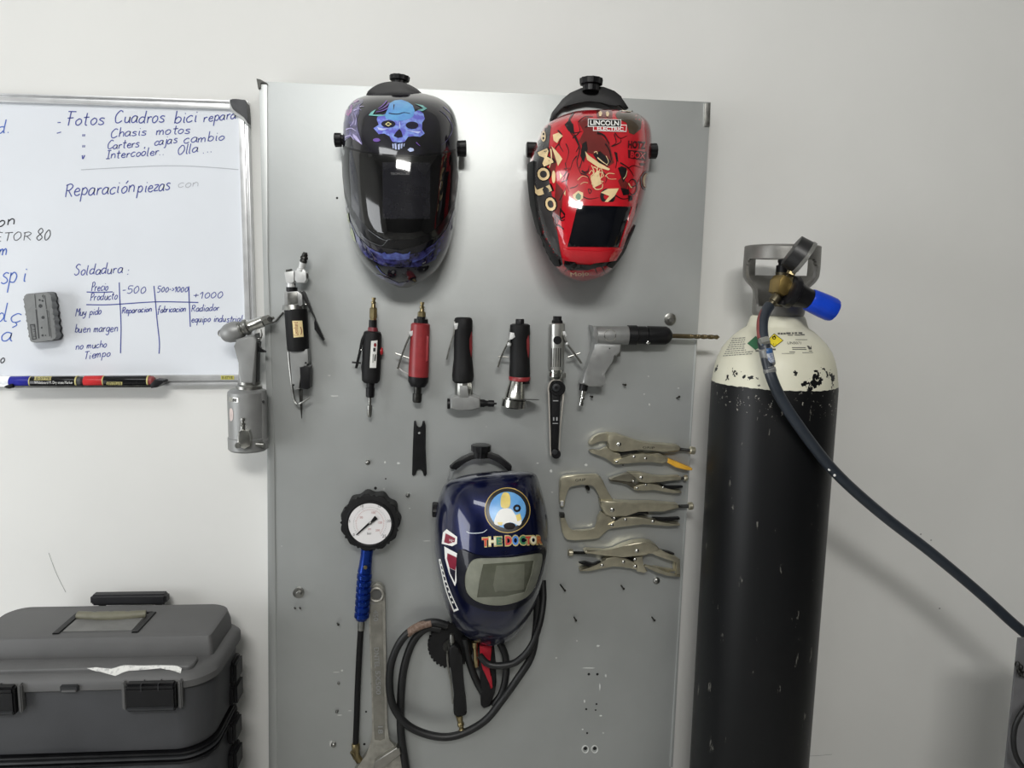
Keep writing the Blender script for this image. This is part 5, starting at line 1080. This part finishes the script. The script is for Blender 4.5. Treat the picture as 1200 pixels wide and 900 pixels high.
# ================================================================== things behind and below the blue helmet
M_hose = mat('black hose rubber', (20, 21, 22), .5, var=.2, bump=.06)
hs = MB().tp([(524, 733, .075), (508, 729, .078), (492, 733, .08), (472, 748, .082), (459, 775, .08), (456.5, 805, .078), (462, 830, .078), (478, 850, .08), (502, 861, .082), (526, 863.5, .084), (548, 857, .084), (570, 843, .083), (588, 821, .082), (606, 796, .09), (622, 770, .094), (628, 740, .09), (630, 705, .08), (628, 690, .07)], 4.5, 14)
hs = hs.build('coiled_hose', M_hose); tagged(hs, 'long black hose coiled round the tools below the blue helmet', 'hose')
MB().tp([(478, 742.5, .081), (485, 737, .0815), (495, 732.3, .081), (505, 729.8, .079)], 4.9, 14).build('worn_tape', mat('worn brown tape', (96, 74, 60), .7, c2=(130, 112, 100), vscale=200), hs)
hs = MB().tp([(516, 737, .068), (500, 736, .07), (484, 752, .07), (473, 785, .068), (469.5, 825, .066), (470, 860, .065), (474, 890, .064), (483, 950, .064), (490, 1040, .065), (494, 1130, .065)], 4.6, 14).build('hanging_hose', M_hose); tagged(hs, 'black hose running straight down beside the adjustable wrench', 'hose')
hs = MB().tp([(562, 768, .098), (572, 778, .102), (588, 780, .106), (606, 775, .108), (622, 758, .108), (632, 732, .1), (636.5, 704, .084), (636, 680, .07)], 4, 14).tp([(585, 752, .075), (592, 768, .075), (593, 790, .072), (588, 812, .07), (578, 826, .068)], 4.2, 14)
hs = hs.build('looped_hose', M_hose); tagged(hs, 'short black hose looping from the red gun up behind the blue helmet', 'hose')
# toothed black disc
t = MB()
n_ = 34; tp_ = []
for i in range(n_):
    for f, rr_ in ((-.3, 24.5), (-.16, 27), (.16, 27), (.3, 24.5)):
        a = 2 * math.pi * (i + f) / n_; tp_.append((528 + rr_ * math.cos(a), 757 + rr_ * math.sin(a)))
t = t.prism(tp_, .054, .064, bevel=.001).build('toothed_disc', M_rubber); tagged(t, 'black toothed disc half hidden under the blue helmet', 'disc')
MB().stud(528, 757, .064, 9, .004, dome=False).build('hub', M_dksteel, t)
# blow gun
t = root('air_blow_gun', 'black handled air blow gun hanging nipple down inside the hose coil', 'blow gun', 540, 857)
MB().prism(crm([(526, 764), (531, 757), (537, 760), (541, 768), (543, 790), (544, 806), (547, 832), (545, 839), (536, 840), (531.5, 836), (532, 815), (529, 790)], 3, True), .068, .092, bevel=.005, seg=3).build('grip', M_rubber, t)
MB().lp((529.5, 743), (530, 762), .08, [(0, 2.6), (3, 3.2), (9, 3.6), (10, 2.4), (13, 2.4), (14, 4.4), (18, 5)], 14).build('nozzle_body', M_steel, t)
lever(t, [(524, 766), (525, 782), (529, 805), (530.5, 825)], 2, .082, M_steel)
mb = MB(); nipple(mb, (541.6, 858), (538, 838), .08, 4.2); mb.build('air_nipple', M_brass, t)
# red trigger gun
t = root('spray_gun', 'red triggered black gun with brass fitting under the blue helmet', 'gun', 570, 830)
MB().prism([(561, 756), (579, 756), (581, 775), (582, 800), (580, 812), (575, 828), (567, 831), (563.5, 827), (563, 800), (562, 780)], .055, .078, bevel=.004, seg=3).build('handle', M_black, t)
MB().prism([(562, 757), (577, 757), (575, 772), (572, 782), (576, 792), (577.5, 806), (575, 808), (572, 795), (566, 786), (563, 775)], .076, .087, bevel=.002).build('trigger', mat('crimson trigger', (150, 32, 44), .35, coat=.3), t)
MB().lp((556.5, 752), (558.5, 782), .075, [(0, 4), (6, 4), (7, 3), (18, 3.2), (20, 3.8), (29, 3)], 14).build('brass_fitting', M_brass, t)
MB().tp([(545, 748, .075), (549, 772, .076), (557, 795, .074), (566, 812, .07)], 4.2, 12).build('black_tube', M_hose, t)
# ================================================================== gas cylinder
CX, CY = P(905.5, 460, .14).x, -.14
cyl = thing('gas_cylinder', 'tall black gas cylinder with a chipped white shoulder beside the board', 'gas cylinder', (CX, CY, 0))
zt = lambda y: P(905, y, .14).z
kk = lambda y: sc(905, y, .14)
zb = P(905, 458, .258).z
m_ = bpy.data.materials.new('cylinder paint'); m_.use_nodes = True; nt = m_.node_tree; bs = nt.nodes['Principled BSDF']
def nn(t, **k):
    n = nt.nodes.new(t)
    for a, v in k.items():
        if a in n.inputs: n.inputs[a].default_value = v
        else: setattr(n, a, v)
    return n
def lk(a, b): nt.links.new(a, b)
def mth(op, a, b=None, clamp=False):
    n = nt.nodes.new('ShaderNodeMath'); n.operation = op; n.use_clamp = clamp
    for i, v in enumerate((a, b)):
        if v is None: continue
        if isinstance(v, (int, float)): n.inputs[i].default_value = v
        else: lk(v, n.inputs[i])
    return n.outputs[0]
def noise(vec, scale, detail=4, rough=.55):
    n = nt.nodes.new('ShaderNodeTexNoise'); n.inputs['Scale'].default_value = scale; n.inputs['Detail'].default_value = detail; n.inputs['Roughness'].default_value = rough
    lk(vec, n.inputs['Vector']); return n.outputs['Fac']
tc = nt.nodes.new('ShaderNodeTexCoord'); sp_ = nt.nodes.new('ShaderNodeSeparateXYZ'); lk(tc.outputs['Object'], sp_.inputs[0]); Z = sp_.outputs['Z']
mp = nt.nodes.new('ShaderNodeMapping'); mp.inputs['Scale'].default_value = (1, 1, .25); lk(tc.outputs['Object'], mp.inputs['Vector'])
edge = mth('ADD', Z, mth('MULTIPLY', mth('SUBTRACT', noise(tc.outputs['Object'], 60), .5), .006))
white = mth('GREATER_THAN', edge, zb)
# black chips in the band just above the edge
dist = mth('DIVIDE', mth('SUBTRACT', Z, zb), .04)
thr = mth('ADD', .525, mth('MULTIPLY', mth('ABSOLUTE', mth('SUBTRACT', dist, .3)), .2))
chip = mth('GREATER_THAN', noise(tc.outputs['Object'], 34, 5, .6), thr)
white = mth('MULTIPLY', white, mth('SUBTRACT', 1.0, chip))
# scuffs and paint scratches on the black, long in z
sc1 = mth('GREATER_THAN', noise(mp.outputs[0], 55, 8, .7), .655)
spk = mth('MULTIPLY', mth('LESS_THAN', mth('ABSOLUTE', mth('SUBTRACT', mth('SUBTRACT', zb, Z), .02)), .03), mth('GREATER_THAN', noise(tc.outputs['Object'], 130, 4, .7), .65))
scr = mth('MAXIMUM', mth('MULTIPLY', sc1, .45), spk)
r1 = nn('ShaderNodeValToRGB'); r1.color_ramp.elements[0].color = rgb((7, 8, 10)); r1.color_ramp.elements[1].color = rgb((15, 16, 18)); lk(noise(mp.outputs[0], 9), r1.inputs[0])
r2 = nn('ShaderNodeValToRGB'); r2.color_ramp.elements[0].color = rgb((206, 204, 182)); r2.color_ramp.elements[1].color = rgb((226, 224, 206)); lk(noise(tc.outputs['Object'], 14), r2.inputs[0])
mx1 = nn('ShaderNodeMix'); mx1.data_type = 'RGBA'; lk(scr, mx1.inputs[0]); lk(r1.outputs[0], mx1.inputs[6]); mx1.inputs[7].default_value = rgb((150, 148, 140))
mx2 = nn('ShaderNodeMix'); mx2.data_type = 'RGBA'; lk(white, mx2.inputs[0]); lk(mx1.outputs[2], mx2.inputs[6]); lk(r2.outputs[0], mx2.inputs[7])
lk(mx2.outputs[2], bs.inputs['Base Color']); bs.inputs['Roughness'].default_value = .42; bs.inputs['Specular IOR Level'].default_value = .3
M_cyl = m_
prof = [(.0, .085), (.003, .108), (.02, .117), (zt(700), .1175), (zt(452), .1175)]
for y, hw in ((440, 68.8), (430, 67.5), (420, 65), (410, 61), (401, 54.6), (393, 47), (387, 40), (383.4, 34.6), (381.6, 33.6), (379.5, 33), (372, 30.5), (370, 29), (368, 10)): prof.append((zt(y), hw * kk(y)))
B0 = Vector((CX, CY, 0))
cb = MB().lathe(B0, B0 + Vector((0, 0, 1)), prof, 72).build('cylinder_body', M_cyl, cyl, angle=50, keep=True)
graphic(cb, 'green_diamond', mat('green hazard print', (52, 108, 74), .45), [[(885.6, 394), (896.5, 402), (885.4, 410.4), (875.8, 402.6)]], step=3)
graphic(cb, 'yellow_diamond', mat('yellow hazard print', (226, 206, 50), .45), [[(907.2, 391.4), (917.6, 399.4), (907.4, 407.2), (899, 400)]], eps=.0009, step=3)
graphic(cb, 'diamond_border', M_artk, [[[(907.2, 391.2), (917.9, 399.4), (907.4, 407.5), (898.6, 400)], [(907.2, 391.9), (917.1, 399.4), (907.4, 406.7), (899.4, 400)]]], eps=.0012, step=3)
graphic(cb, 'flame_symbol', M_artk, [[crm([(905, 396.5), (905.4, 394.6), (906.6, 394.8), (907.4, 393.4), (908.6, 394.6), (909.6, 396), (908.8, 397.6), (907.4, 398.4), (905.8, 397.8)], 2, True), circ(907.4, 396.6, 1, 8)]], eps=.0013, step=2)
m = MB(); text(m, '5.1', 905.8, 404.8, 1.8, 0, width=3.4, target=cb, eps=.0013); m.build('hazard_number', M_artk, cb)
M_gp = mat('grey label print', (126, 126, 118), .6); M_dp = mat('dark label print', (84, 84, 80), .6)
m = MB()
for i in range(9):
    y = 396.6 + i * 2.5; x0 = 858.5 - i * 1.35; x1 = 874.5 - max(0, 4 - abs(i - 3)) * .2 + (8 if i > 6 else 0)
    x = x0
    while x < x1 - 1:
        l = random.uniform(1.4, 4); yy = y - (x - x0) * .075 + i * .06 * 0
        decal(m, cb, [(x, yy), (min(x + l, x1), yy - l * .08), (min(x + l, x1), yy + 1.0 - l * .08), (x, yy + 1.1)], .0006, 3); x += l + .7
m.build('label_small_print', M_gp, cb)['kind'] = 'stuff'
m = MB(); text(m, 'UN5071', 922.6, 403.6, 3.0, .5, width=16, target=cb, eps=.0008); m.build('label_number', M_dp, cb)
m = MB()
for x0, x1, y, h in ((911.4, 914, 390.2, 2), (914.6, 917.4, 390.3, 2), (918, 920.6, 390.2, 2), (921.2, 926.4, 389.8, 2), (928, 930, 389.8, 2), (931, 934, 389.6, 1.8), (935.4, 940, 389.6, 1.8), (923, 929, 392.6, .9), (931, 937.6, 392.4, 1), (938, 942.8, 391.8, 1.3), (932, 946, 398, .6), (928, 944, 407.2, .8), (928.4, 945, 409.2, .8), (925, 931.6, 412.2, .8), (916, 931, 414.2, .5), (940, 952.4, 413.2, .5), (905, 909, 408.6, 2), (947.6, 951.4, 411.2, .8), (885.5, 891.5, 410.6, 1.6)):
    decal(m, cb, [(x0, y), (x1, y), (x1, y + h), (x0, y + h)], .0007, 3)
decal(m, cb, [(945.4, 405.2), (948, 405.6), (949.4, 407.4), (950.4, 405), (951, 409.6), (947.6, 409.8)], .0007, 3)
m.build('label_lines', M_dp, cb)
# open guard collar round the valve
M_guard = mat('grey cast guard', (132, 131, 127), .42, .6, var=.1, bump=.08)
gp_ = [(zt(291), 42.2), (zt(293.5), 42.4), (zt(322), 42.2), (zt(330), 38.8), (zt(338), 31.5), (zt(345), 29.6), (zt(366), 29.4), (zt(371), 27.5)]
NA, NZ = 96, 40; z_t, z_b = zt(290), zt(371); vdir = math.atan2(CAM.y - CY, CAM.x - CX)
bm = bmesh.new(); gr = {}
for i in range(NZ + 1):
    z = z_b + (z_t - z_b) * i / NZ; r = sinterp([(a, b * kk(330)) for a, b in gp_[::-1]], z)
    for j in range(NA):
        a = vdir + 2 * math.pi * j / NA; gr[i, j] = bm.verts.new((CX + r * math.cos(a), CY + r * math.sin(a), z))
def win(zc, ang):
    def rr(z0, z1, half, rz, ra):
        dz = max(0, z0 + rz - zc, zc - (z1 - rz)); da = max(0, abs(ang) - (half - ra))
        return z0 < zc < z1 and abs(ang) < half and (dz / rz) ** 2 + (da / ra) ** 2 < 1
    return rr(zt(358), zt(303.5), R_(63), .016, R_(15))
def win2(zc, ang): return zt(322) < zc < zt(303) and abs(ang) < R_(50)
for i in range(NZ):
    for j in range(NA):
        zc = z_b + (z_t - z_b) * (i + .5) / NZ; a = 2 * math.pi * (j + .5) / NA; a = (a + math.pi) % (2 * math.pi) - math.pi
        ab = (a - math.pi + math.pi) % (2 * math.pi) - math.pi
        if win(zc, a) or win2(zc, ab): continue
        bm.faces.new((gr[i, j], gr[i, (j + 1) % NA], gr[i + 1, (j + 1) % NA], gr[i + 1, j]))
bmesh.ops.delete(bm, geom=[v for v in bm.verts if not v.link_faces], context='VERTS')
mb = MB(); mb.bm.free(); mb.bm = bm
bmesh.ops.recalc_face_normals(bm, faces=bm.faces[:])
bmesh.ops.solidify(bm, geom=bm.faces[:], thickness=.0055)
gc_ = mb.build('guard_collar', M_guard, cyl, angle=50, fixn=False)
rg = MB(); rp = [Vector((CX + .0665 * math.cos(a), CY + .0665 * math.sin(a), z_t)) for a in [2 * math.pi * j / 64 for j in range(65)]]; rg.tube(rp, .0032, 8); rg.build('collar_rim', M_guard, gc_)
def c3(y, r): return Vector((CX, CY, zt(y))), r * kk(330)
M_valve = mat('dull dark valve brass', (92, 86, 70), .45, .8, var=.2)
V = Vector((0, 0, 1)); vb = Vector((CX + .006, CY, zt(372)))
h_ = lambda y: zt(y) - zt(372)
vl = MB().lathe(vb, vb + V, [(0, .018), (h_(355), .02), (h_(352), .015), (h_(322), .0145), (h_(319), .0155), (h_(318), .0125), (h_(312), .0125)], 24).build('valve_body', M_valve, cyl)
MB().lathe(vb, vb + V, [(h_(320), .0152), (h_(311), .0148), (h_(310), .011), (h_(308), .011), (h_(307), .0125), (h_(304), .0122), (h_(303), .009)], 12).build('valve_spindle', M_black, vl)
# ---- regulator
t = thing('pressure_regulator', 'brass and black gas regulator with blue adjusting knob on the cylinder valve', 'regulator', P(918, 362, .215))
dR = .17
MB().lp((912, 337), (928, 331), .2, [(0, 5), (4, 5.4), (5, 6.6), (10, 6.6), (11, 6), (16, 6)], 6).build('inlet_nut', M_brass, t)
MB().lp((918, 329), (933, 338), .225, [(0, 7), (1.5, 9), (9, 9.6), (10, 8.6), (17, 9)], 28).build('brass_body', M_brass, t)
MB().prism([(914, 328), (919, 322), (925, 325), (930, 333), (926, 344), (919, 347), (912, 342)], .2, .24, bevel=.003).build('brass_block', mat('worn brass block', (150, 128, 78), .35, .9, var=.2), t)
MB().lp((922, 340), (966, 358), .23, [(0, 15), (2, 18.5), (6, 19.4), (9, 18.6), (11, 15), (16, 13.6), (22, 12.2), (30, 11.4), (36, 11.2)], 36).build('bonnet', mat('black bonnet', (24, 24, 26), .35, coat=.2), t)
MB().prism([(917, 352), (928, 355), (926, 359), (922, 358.4), (915, 356.6)], .225, .237, bevel=.001).build('bonnet_flange', M_black, t)
a = P(948, 350.8, .23); b = P(976.5, 363.6, .23); k = sc(960, 357, .23)
mb = MB(); L = (b - a).length
mb.lathe(a, b, [(0, 12.4 * k), (L * .05, 13.2 * k), (L * .3, 13.8 * k), (L * .6, 14.2 * k), (L * .92, 14.2 * k), (L * 1.02, 13 * k), (L * 1.04, 0)], 40, lambda r, i: r * (1 if i % 5 else .965)); mb.build('adjusting_knob', mat('blue knob plastic', (24, 66, 190), .32, coat=.3, var=.06), t, angle=40)
gx = [(930, 301), (953, 305)]
ga = P(933.5, 297.5, .225); gb = P(945, 305, .23); ax = (gb - ga).normalized()
k = sc(940, 302, .225)
gb_ = MB().lathe(ga, gb, [(-.012, 16 * k), (-.011, 19.6 * k), (.004, 20.6 * k), (.011, 21 * k), (.013, 19 * k)], 36).build('gauge_case', mat('black gauge case', (30, 30, 31), .4), t)
MB().lathe(ga, gb, [(.011, 21 * k), (.012, 22 * k), (.0175, 22 * k), (.0185, 20 * k), (.0172, 0)], 36).build('gauge_bezel', mat('grey gauge bezel', (120, 120, 116), .4, .3), gb_)
MB().lp((926, 322), (936, 303), .225, [(0, 5), (6, 5), (7, 6.5), (14, 6.5)], 6).build('gauge_stem', M_brass, t)
mb = MB(); mb.lp((914.5, 342), (900.5, 361), .222, [(0, 5.2), (6, 5.4), (8, 6.2), (14, 6), (15, 4.6), (22, 4.6)], 14); mb.build('outlet_stem', M_valve, t)
ob = MB().lp((903.5, 356), (900, 361.5), .222, [(0, 5), (1, 6), (5, 6), (6.4, 5)], 20).build('hose_clamp', M_chrome, t)
# ---- gas hose
hp = [(901.5, 358.5, .222), (898, 364, .228), (894.2, 373, .238), (893.2, 384, .25), (894.3, 397, .264), (897, 413, .275), (900.5, 430, .28), (905, 445, .285), (912.5, 462, .287), (923, 480, .286), (936, 499, .284), (952, 521, .28), (972, 546, .272), (1000, 574, .262), (1040, 608, .25), (1090, 646.5, .24), (1140, 688, .235), (1180, 724, .235), (1225, 768, .235), (1250, 830, .235), (1248, 930, .235)]
t = MB().tp(hp, 6.3, 16, 6).build('gas_hose', mat('dark blue grey hose', (42, 48, 56), .4, var=.12)); tagged(t, 'dark hose sweeping from the regulator down across the white wall', 'hose')
hx = [P(*p) for p in hp]
MB().tp([(p[0] - 4.6, p[1], p[2] + .0035) for p in hp[1:5]], 2.2, 8).build('red_stripe', mat('faded red stripe', (120, 62, 60), .5), t)
MB().lp((892.5, 400.5), (898.5, 399), .275, [(-2, 5), (8, 5)], 8).build('clamp_tab', M_chrome, t)
MB().lp((894.6, 399), (896.2, 408), .264, [(0, 7), (2, 7.4), (7, 7), (8, 7.4)], 18).build('hose_clamp', M_dksteel, t)
sv = MB().lp((896.6, 408), (901.4, 429), .276, [(0, 6.6), (1, 7.8), (19, 8), (21, 7)], 24).build('check_valve', M_satin, t, keep=True)
graphic(sv, 'valve_sticker', mat('blue sticker', (58, 98, 150), .4), [[(897.4, 408.8), (904.6, 408), (905.4, 413.4), (898.4, 414.4)]], step=2, eps=.0006); graphic(sv, 'valve_sticker', mat('pale sticker', (206, 208, 208), .4, c2=(90, 110, 150), vscale=500), [[(898.4, 414.4), (905.4, 413.4), (907.6, 424), (901, 426)]], step=2, eps=.0006)
MB().lp((900.6, 429), (903.2, 440), .281, [(0, 6), (2, 6.2), (3, 7.4), (7, 7.4), (9, 6.4)], 20).build('hose_ferrule', M_satin, t)
for i, (x, y) in enumerate(((969, 543), (973, 549), (979, 556))):
    MB().stud(x - 1, y + 1, .279, 2.2 - .3 * i, .0012).build('paint_fleck', M_white, t)

# ================================================================== rolling toolbox
M_tb = mat('grey toolbox plastic', (86, 86, 86), .55, var=.07, vscale=14, bump=.12, bscale=260)
M_tb2 = mat('dark toolbox plastic', (62, 63, 66), .55, var=.08, vscale=14, bump=.12, bscale=260)
t = thing('tool_box', 'grey plastic tool chest with black latches standing on the lower trolley box', 'toolbox', (-.635, -.17, .70), None)
X0, X1, Y0, Y1 = -.865, -.408, -.062, -.272      # left, right, back, front
def rrect(x0, x1, y0, y1, rb, rf, bow=0.0, n=8):
    """rounded plan outline, back corners rb, front corners rf, front bowed out"""
    pts = []
    for (cx, cy, r, a0) in ((x1 - rb, y0 - rb, rb, 90), (x1 - rf, y1 + rf, rf, 0), (x0 + rf, y1 + rf, rf, -90), (x0 + rb, y0 - rb, rb, -180)):
        for k in range(n + 1):
            a = R_(a0 - 90 * k / n); x = cx + r * math.cos(a); y = cy + r * math.sin(a)
            pts.append((x, y))
    out = []
    for i, (x, y) in enumerate(pts):
        if y < y1 + rf: y -= bow * (1 - ((x - (x0 + x1) / 2) / ((x1 - x0) / 2)) ** 2)
        out.append((x, y))
    return out
def stack(mb, secs):
    """loft closed plan outlines [(outline, z)], capped"""
    rings = [[mb.v((x, y, z)) for x, y in o] for o, z in secs]
    for A, B in zip(rings, rings[1:]):
        for i in range(len(A)): j = (i + 1) % len(A); mb.face((A[i], A[j], B[j], B[i]))
    mb.face(rings[0]); mb.face(rings[-1]); return mb
RR = lambda ins, rb=.045, rf=.055, bow=.008: rrect(X0 + ins, X1 - ins, Y0 - ins, Y1 + ins, rb, rf, bow)
stack(MB(), [(RR(.014), .702), (RR(.010), .715), (RR(.006), .80), (RR(.005), .826)]).build('body', M_tb2, t, angle=40)
lid = stack(MB(), [(RR(.003), .822), (RR(-.002), .826), (RR(-.002), .838), (RR(.004), .846), (RR(.012), .850), (RR(.02), .851)]).build('lid', M_tb, t, angle=40)
XR = lambda i: rrect(X0 + .012 + i, X1 - .016 - i, Y0 - .004 - i * .5, -.212 + i * 1.6, .035, .008, 0)
stack(MB(), [(XR(0), .848), (XR(.001), .866), (XR(.006), .884), (XR(.01), .886)]).build('raised_panel', M_tb, lid, angle=25, keep=True)
FS = lambda i: rrect(X0 + .035 + i, X1 - .035 - i, Y1 + .049 - i, Y1 + .012 + i, .012, .012, 0)
stack(MB(), [(FS(0), .848), (FS(0), .8545), (FS(.0015), .8568), (FS(.004), .8575)]).build('front_step', M_tb, lid, angle=30)
# handle sunk in the lid
zh = .887
mb = MB()
for sx in (-1, 1):
    mb.box((-.637 + sx * .069, -.148, zh), (.012, .085, .003), bevel=.001)
mb.box((-.637, -.107, zh), (.138, .006, .003), bevel=.001); mb.build('handle_slots', M_black, lid)
MB().box((-.637, -.157, zh - .0002), (.122, .05, .002), bevel=.0006).build('handle_pocket', mat('pocket grey', (112, 112, 110), .55), lid)
mb = MB(); hp_ = [Vector((-.637 + x, -.122 - .008 * (1 - (x / .062) ** 2), zh + .004)) for x in [(-.062 + .124 * i / 20) for i in range(21)]]
mb.tube(hp_, [.0075 + .0025 * (1 - abs(i - 10) / 10) - (.0012 if i in (5, 10, 15) else 0) for i in range(21)], 16); mb.build('carry_handle', mat('olive grey grip', (108, 106, 90), .5), lid)
# latches
def latch(cx, wd):
    yf = Y1 - .008 * (1 - ((cx - (X0 + X1) / 2) / ((X1 - X0) / 2)) ** 2)
    mb = MB(); mb.box((cx, yf - .0065, .813), (wd, .014, .044), bevel=.003); l = mb.build('latch', M_black, t)
    mb = MB(); mb.box((cx, yf - .006, .836), (wd, .016, .012), bevel=.0035)
    mb.build('latch_hinge', M_black, l)
    mb = MB(); mb.box((cx, yf - .0135, .797), (wd - .004, .004, .006), bevel=.0015); mb.build('latch_lip', M_dkgrey, l)
    for sx in (-1, 1):
        mb = MB(); mb.box((cx + sx * (wd / 2 + .005), yf - .001, .817), (.007, .012, .05), bevel=.002); mb.build('latch_bracket', M_tb, t)
    mb = MB()
    for f in (-.17, .17): mb.box((cx + wd * f, yf - .0062, .836), (.0015, .0172, .0125))
    mb.build('hinge_seams', M_dkgrey, l)
latch(-.504, .083); latch(-.766, .083)
yf = Y1 - .008
MB().box((-.64, yf + .001, .832), (.03, .008, .012), bevel=.002).build('padlock_eye', M_dkgrey, t)
MB().box((-.64, yf - .0025, .829), (.024, .004, .004), bevel=.001).build('padlock_slot', M_tb, t)
# white paint smear on the front of the lid
mb = MB()
def lidpt(px, py):
    dz = ray(px, py); t_ = (.8525 - CAM.z) / dz.z; return CAM + dz * t_
# wedge smear lying on the front step
sm = [crop(0, 690, 4.138, q) for q in ([(420, 385), (470, 382), (540, 388), (600, 372), (700, 374), (760, 372), (860, 374), (882, 384), (876, 412), (850, 402), (780, 384), (700, 392), (640, 396), (600, 406), (560, 424), (500, 408)],)]
bvt = BVHTree.FromPolygons([v.co + ORG[lid] for v in lid.data.vertices], [list(p.vertices) for p in lid.data.polygons])
fs_ = [c for c in lid.children if c.name.startswith('front_step')][0]
SURF[lid] = BVHTree.FromPolygons([v.co + ORG[lid] for o_ in (lid, fs_) for v in o_.data.vertices], [list(p.vertices) for p in lid.data.polygons] + [[i + len(lid.data.vertices) for i in p.vertices] for p in fs_.data.polygons])
graphic(lid, 'white_scuff', mat('white paint scuff', (216, 216, 212), .6, c2=(150, 150, 150), vscale=180, lo=.5, hi=.75), sm, eps=.0008, step=3)
# trolley box below, drawers and rail
t2_ = thing('trolley_box', 'dark grey lower trolley box under the tool chest', 'toolbox', (-.635, -.17, 0))
stack(MB(), [(RR(.02), .03), (RR(.012), .06), (RR(.012), .66), (RR(.016), .69)]).build('body', M_tb2, t2_, angle=40)
for i, zz in enumerate((.696, .688, .680)):
    stack(MB(), [(RR(.010 - i * .001), zz - .003), (RR(.008 - i * .001), zz - .001), (RR(.009 - i * .001), zz + .002)]).build('rim_strip', M_black if i != 1 else M_dkgrey, t2_, angle=40)
MB().box((-.635, Y1 - .004, .45), (.34, .018, .40), bevel=.006).build('drawer', M_tb, t2_)
MB().box((-.66, Y1 - .016, .66), (.11, .02, .03), bevel=.004).build('drawer_latch', M_black, t2_)
for x in (-.80, -.47):
    MB().lathe((x, Y1 + .02, .03), (x + .03, Y1 + .02, .03), [(0, .03), (.02, .03)], 20).build('foot', M_rubber, t2_)
for sx in (0, 1):
    xx = X1 - .004
for zz in (.60, .66, .73, .775):
    MB().box((X1 - .006, -.135 if zz < .7 else -.12, zz), (.02, .05, .045), bevel=.006).build('side_clip', M_black, t2_ if zz < .7 else t)
tr = MB()
for x in (-.695, -.585): tr.tube([Vector((x, -.036, .1)), Vector((x, -.036, .882))], .007, 12)
tr.build('telescopic_rail', M_dksteel, t2_)
MB().box((-.64, -.036, .886), (.148, .024, .022), bevel=.005, seg=3).build('pull_handle', mat('pull handle black', (34, 34, 37), .5), t2_)

# ================================================================== cart corner at the right edge
t = thing('welding_cart', 'grey steel cart corner at the right edge with a chain hooked on', 'cart', P(1225, 900, .3))
pc = [P(1194, 748, .33), P(1178, 905, .33), P(1290, 905, .33), P(1290, 748, .33)]
pz = [(v.x, v.z) for v in pc]; dx_ = (pz[1][0] - pz[0][0]) / (pz[1][1] - pz[0][1]); zf = .02
pz = [pz[0], (pz[0][0] + dx_ * (zf - pz[0][1]), zf), (pz[2][0], zf), pz[3]]
pa = MB().extr(pz, .326, .33, bevel=.003).build('side_panel', mat('grey cart paint', (96, 96, 98), .5, var=.06), t)
for i in range(5):
    c = (1193.5 + 2.2 * i * .5 + (1.6 if i % 2 else -1.2), 778.5 + 3.6 * i, .338); n_ = 18
    if i > 2: c = (1196 + 4 * (i - 3), 789 + 1.4 * (i - 3), .338)
    pl = [P(c[0] + (2.2 if i % 2 else 2.6) * math.cos(a), c[1] + 3.1 * math.sin(a), c[2] + .003 * math.cos(a + i)) for a in [2 * math.pi * j / n_ for j in range(n_ + 1)]]
    MB().tube(pl, .0014, 8).build('chain_link', M_dksteel, t)
cb_ = MB().tp([(1230, 820, .36), (1212, 822, .36), (1200, 832, .36), (1190.5, 848, .36), (1187.5, 866, .36), (1190, 884, .36), (1198, 898, .36), (1212, 908, .36), (1232, 912, .36)], 3, 12).build('cable_loop', M_hose); tagged(cb_, 'black cable loop hanging on the cart at the right edge', 'cable')
# fine scratches on the wall
mw = MB()
for pts in ([(57, 648), (66, 672), (77, 694)], [(947, 886), (960, 885.4), (975, 884)]):
    q = crm(pts, 4); w_ = [P(x, y, .0003) for x, y in q]; mw.tube(w_, .0004, 5)
for x, y in ((1079, 626), (1091, 633), (1101, 713)): mw.stud(x, y, 0.0, 1.0, .0006, 8)
mw = mw.build('wall_marks', mat('wall scuff grey', (150, 152, 150), .8)); struct(mw)
mw.name = 'trim_1'
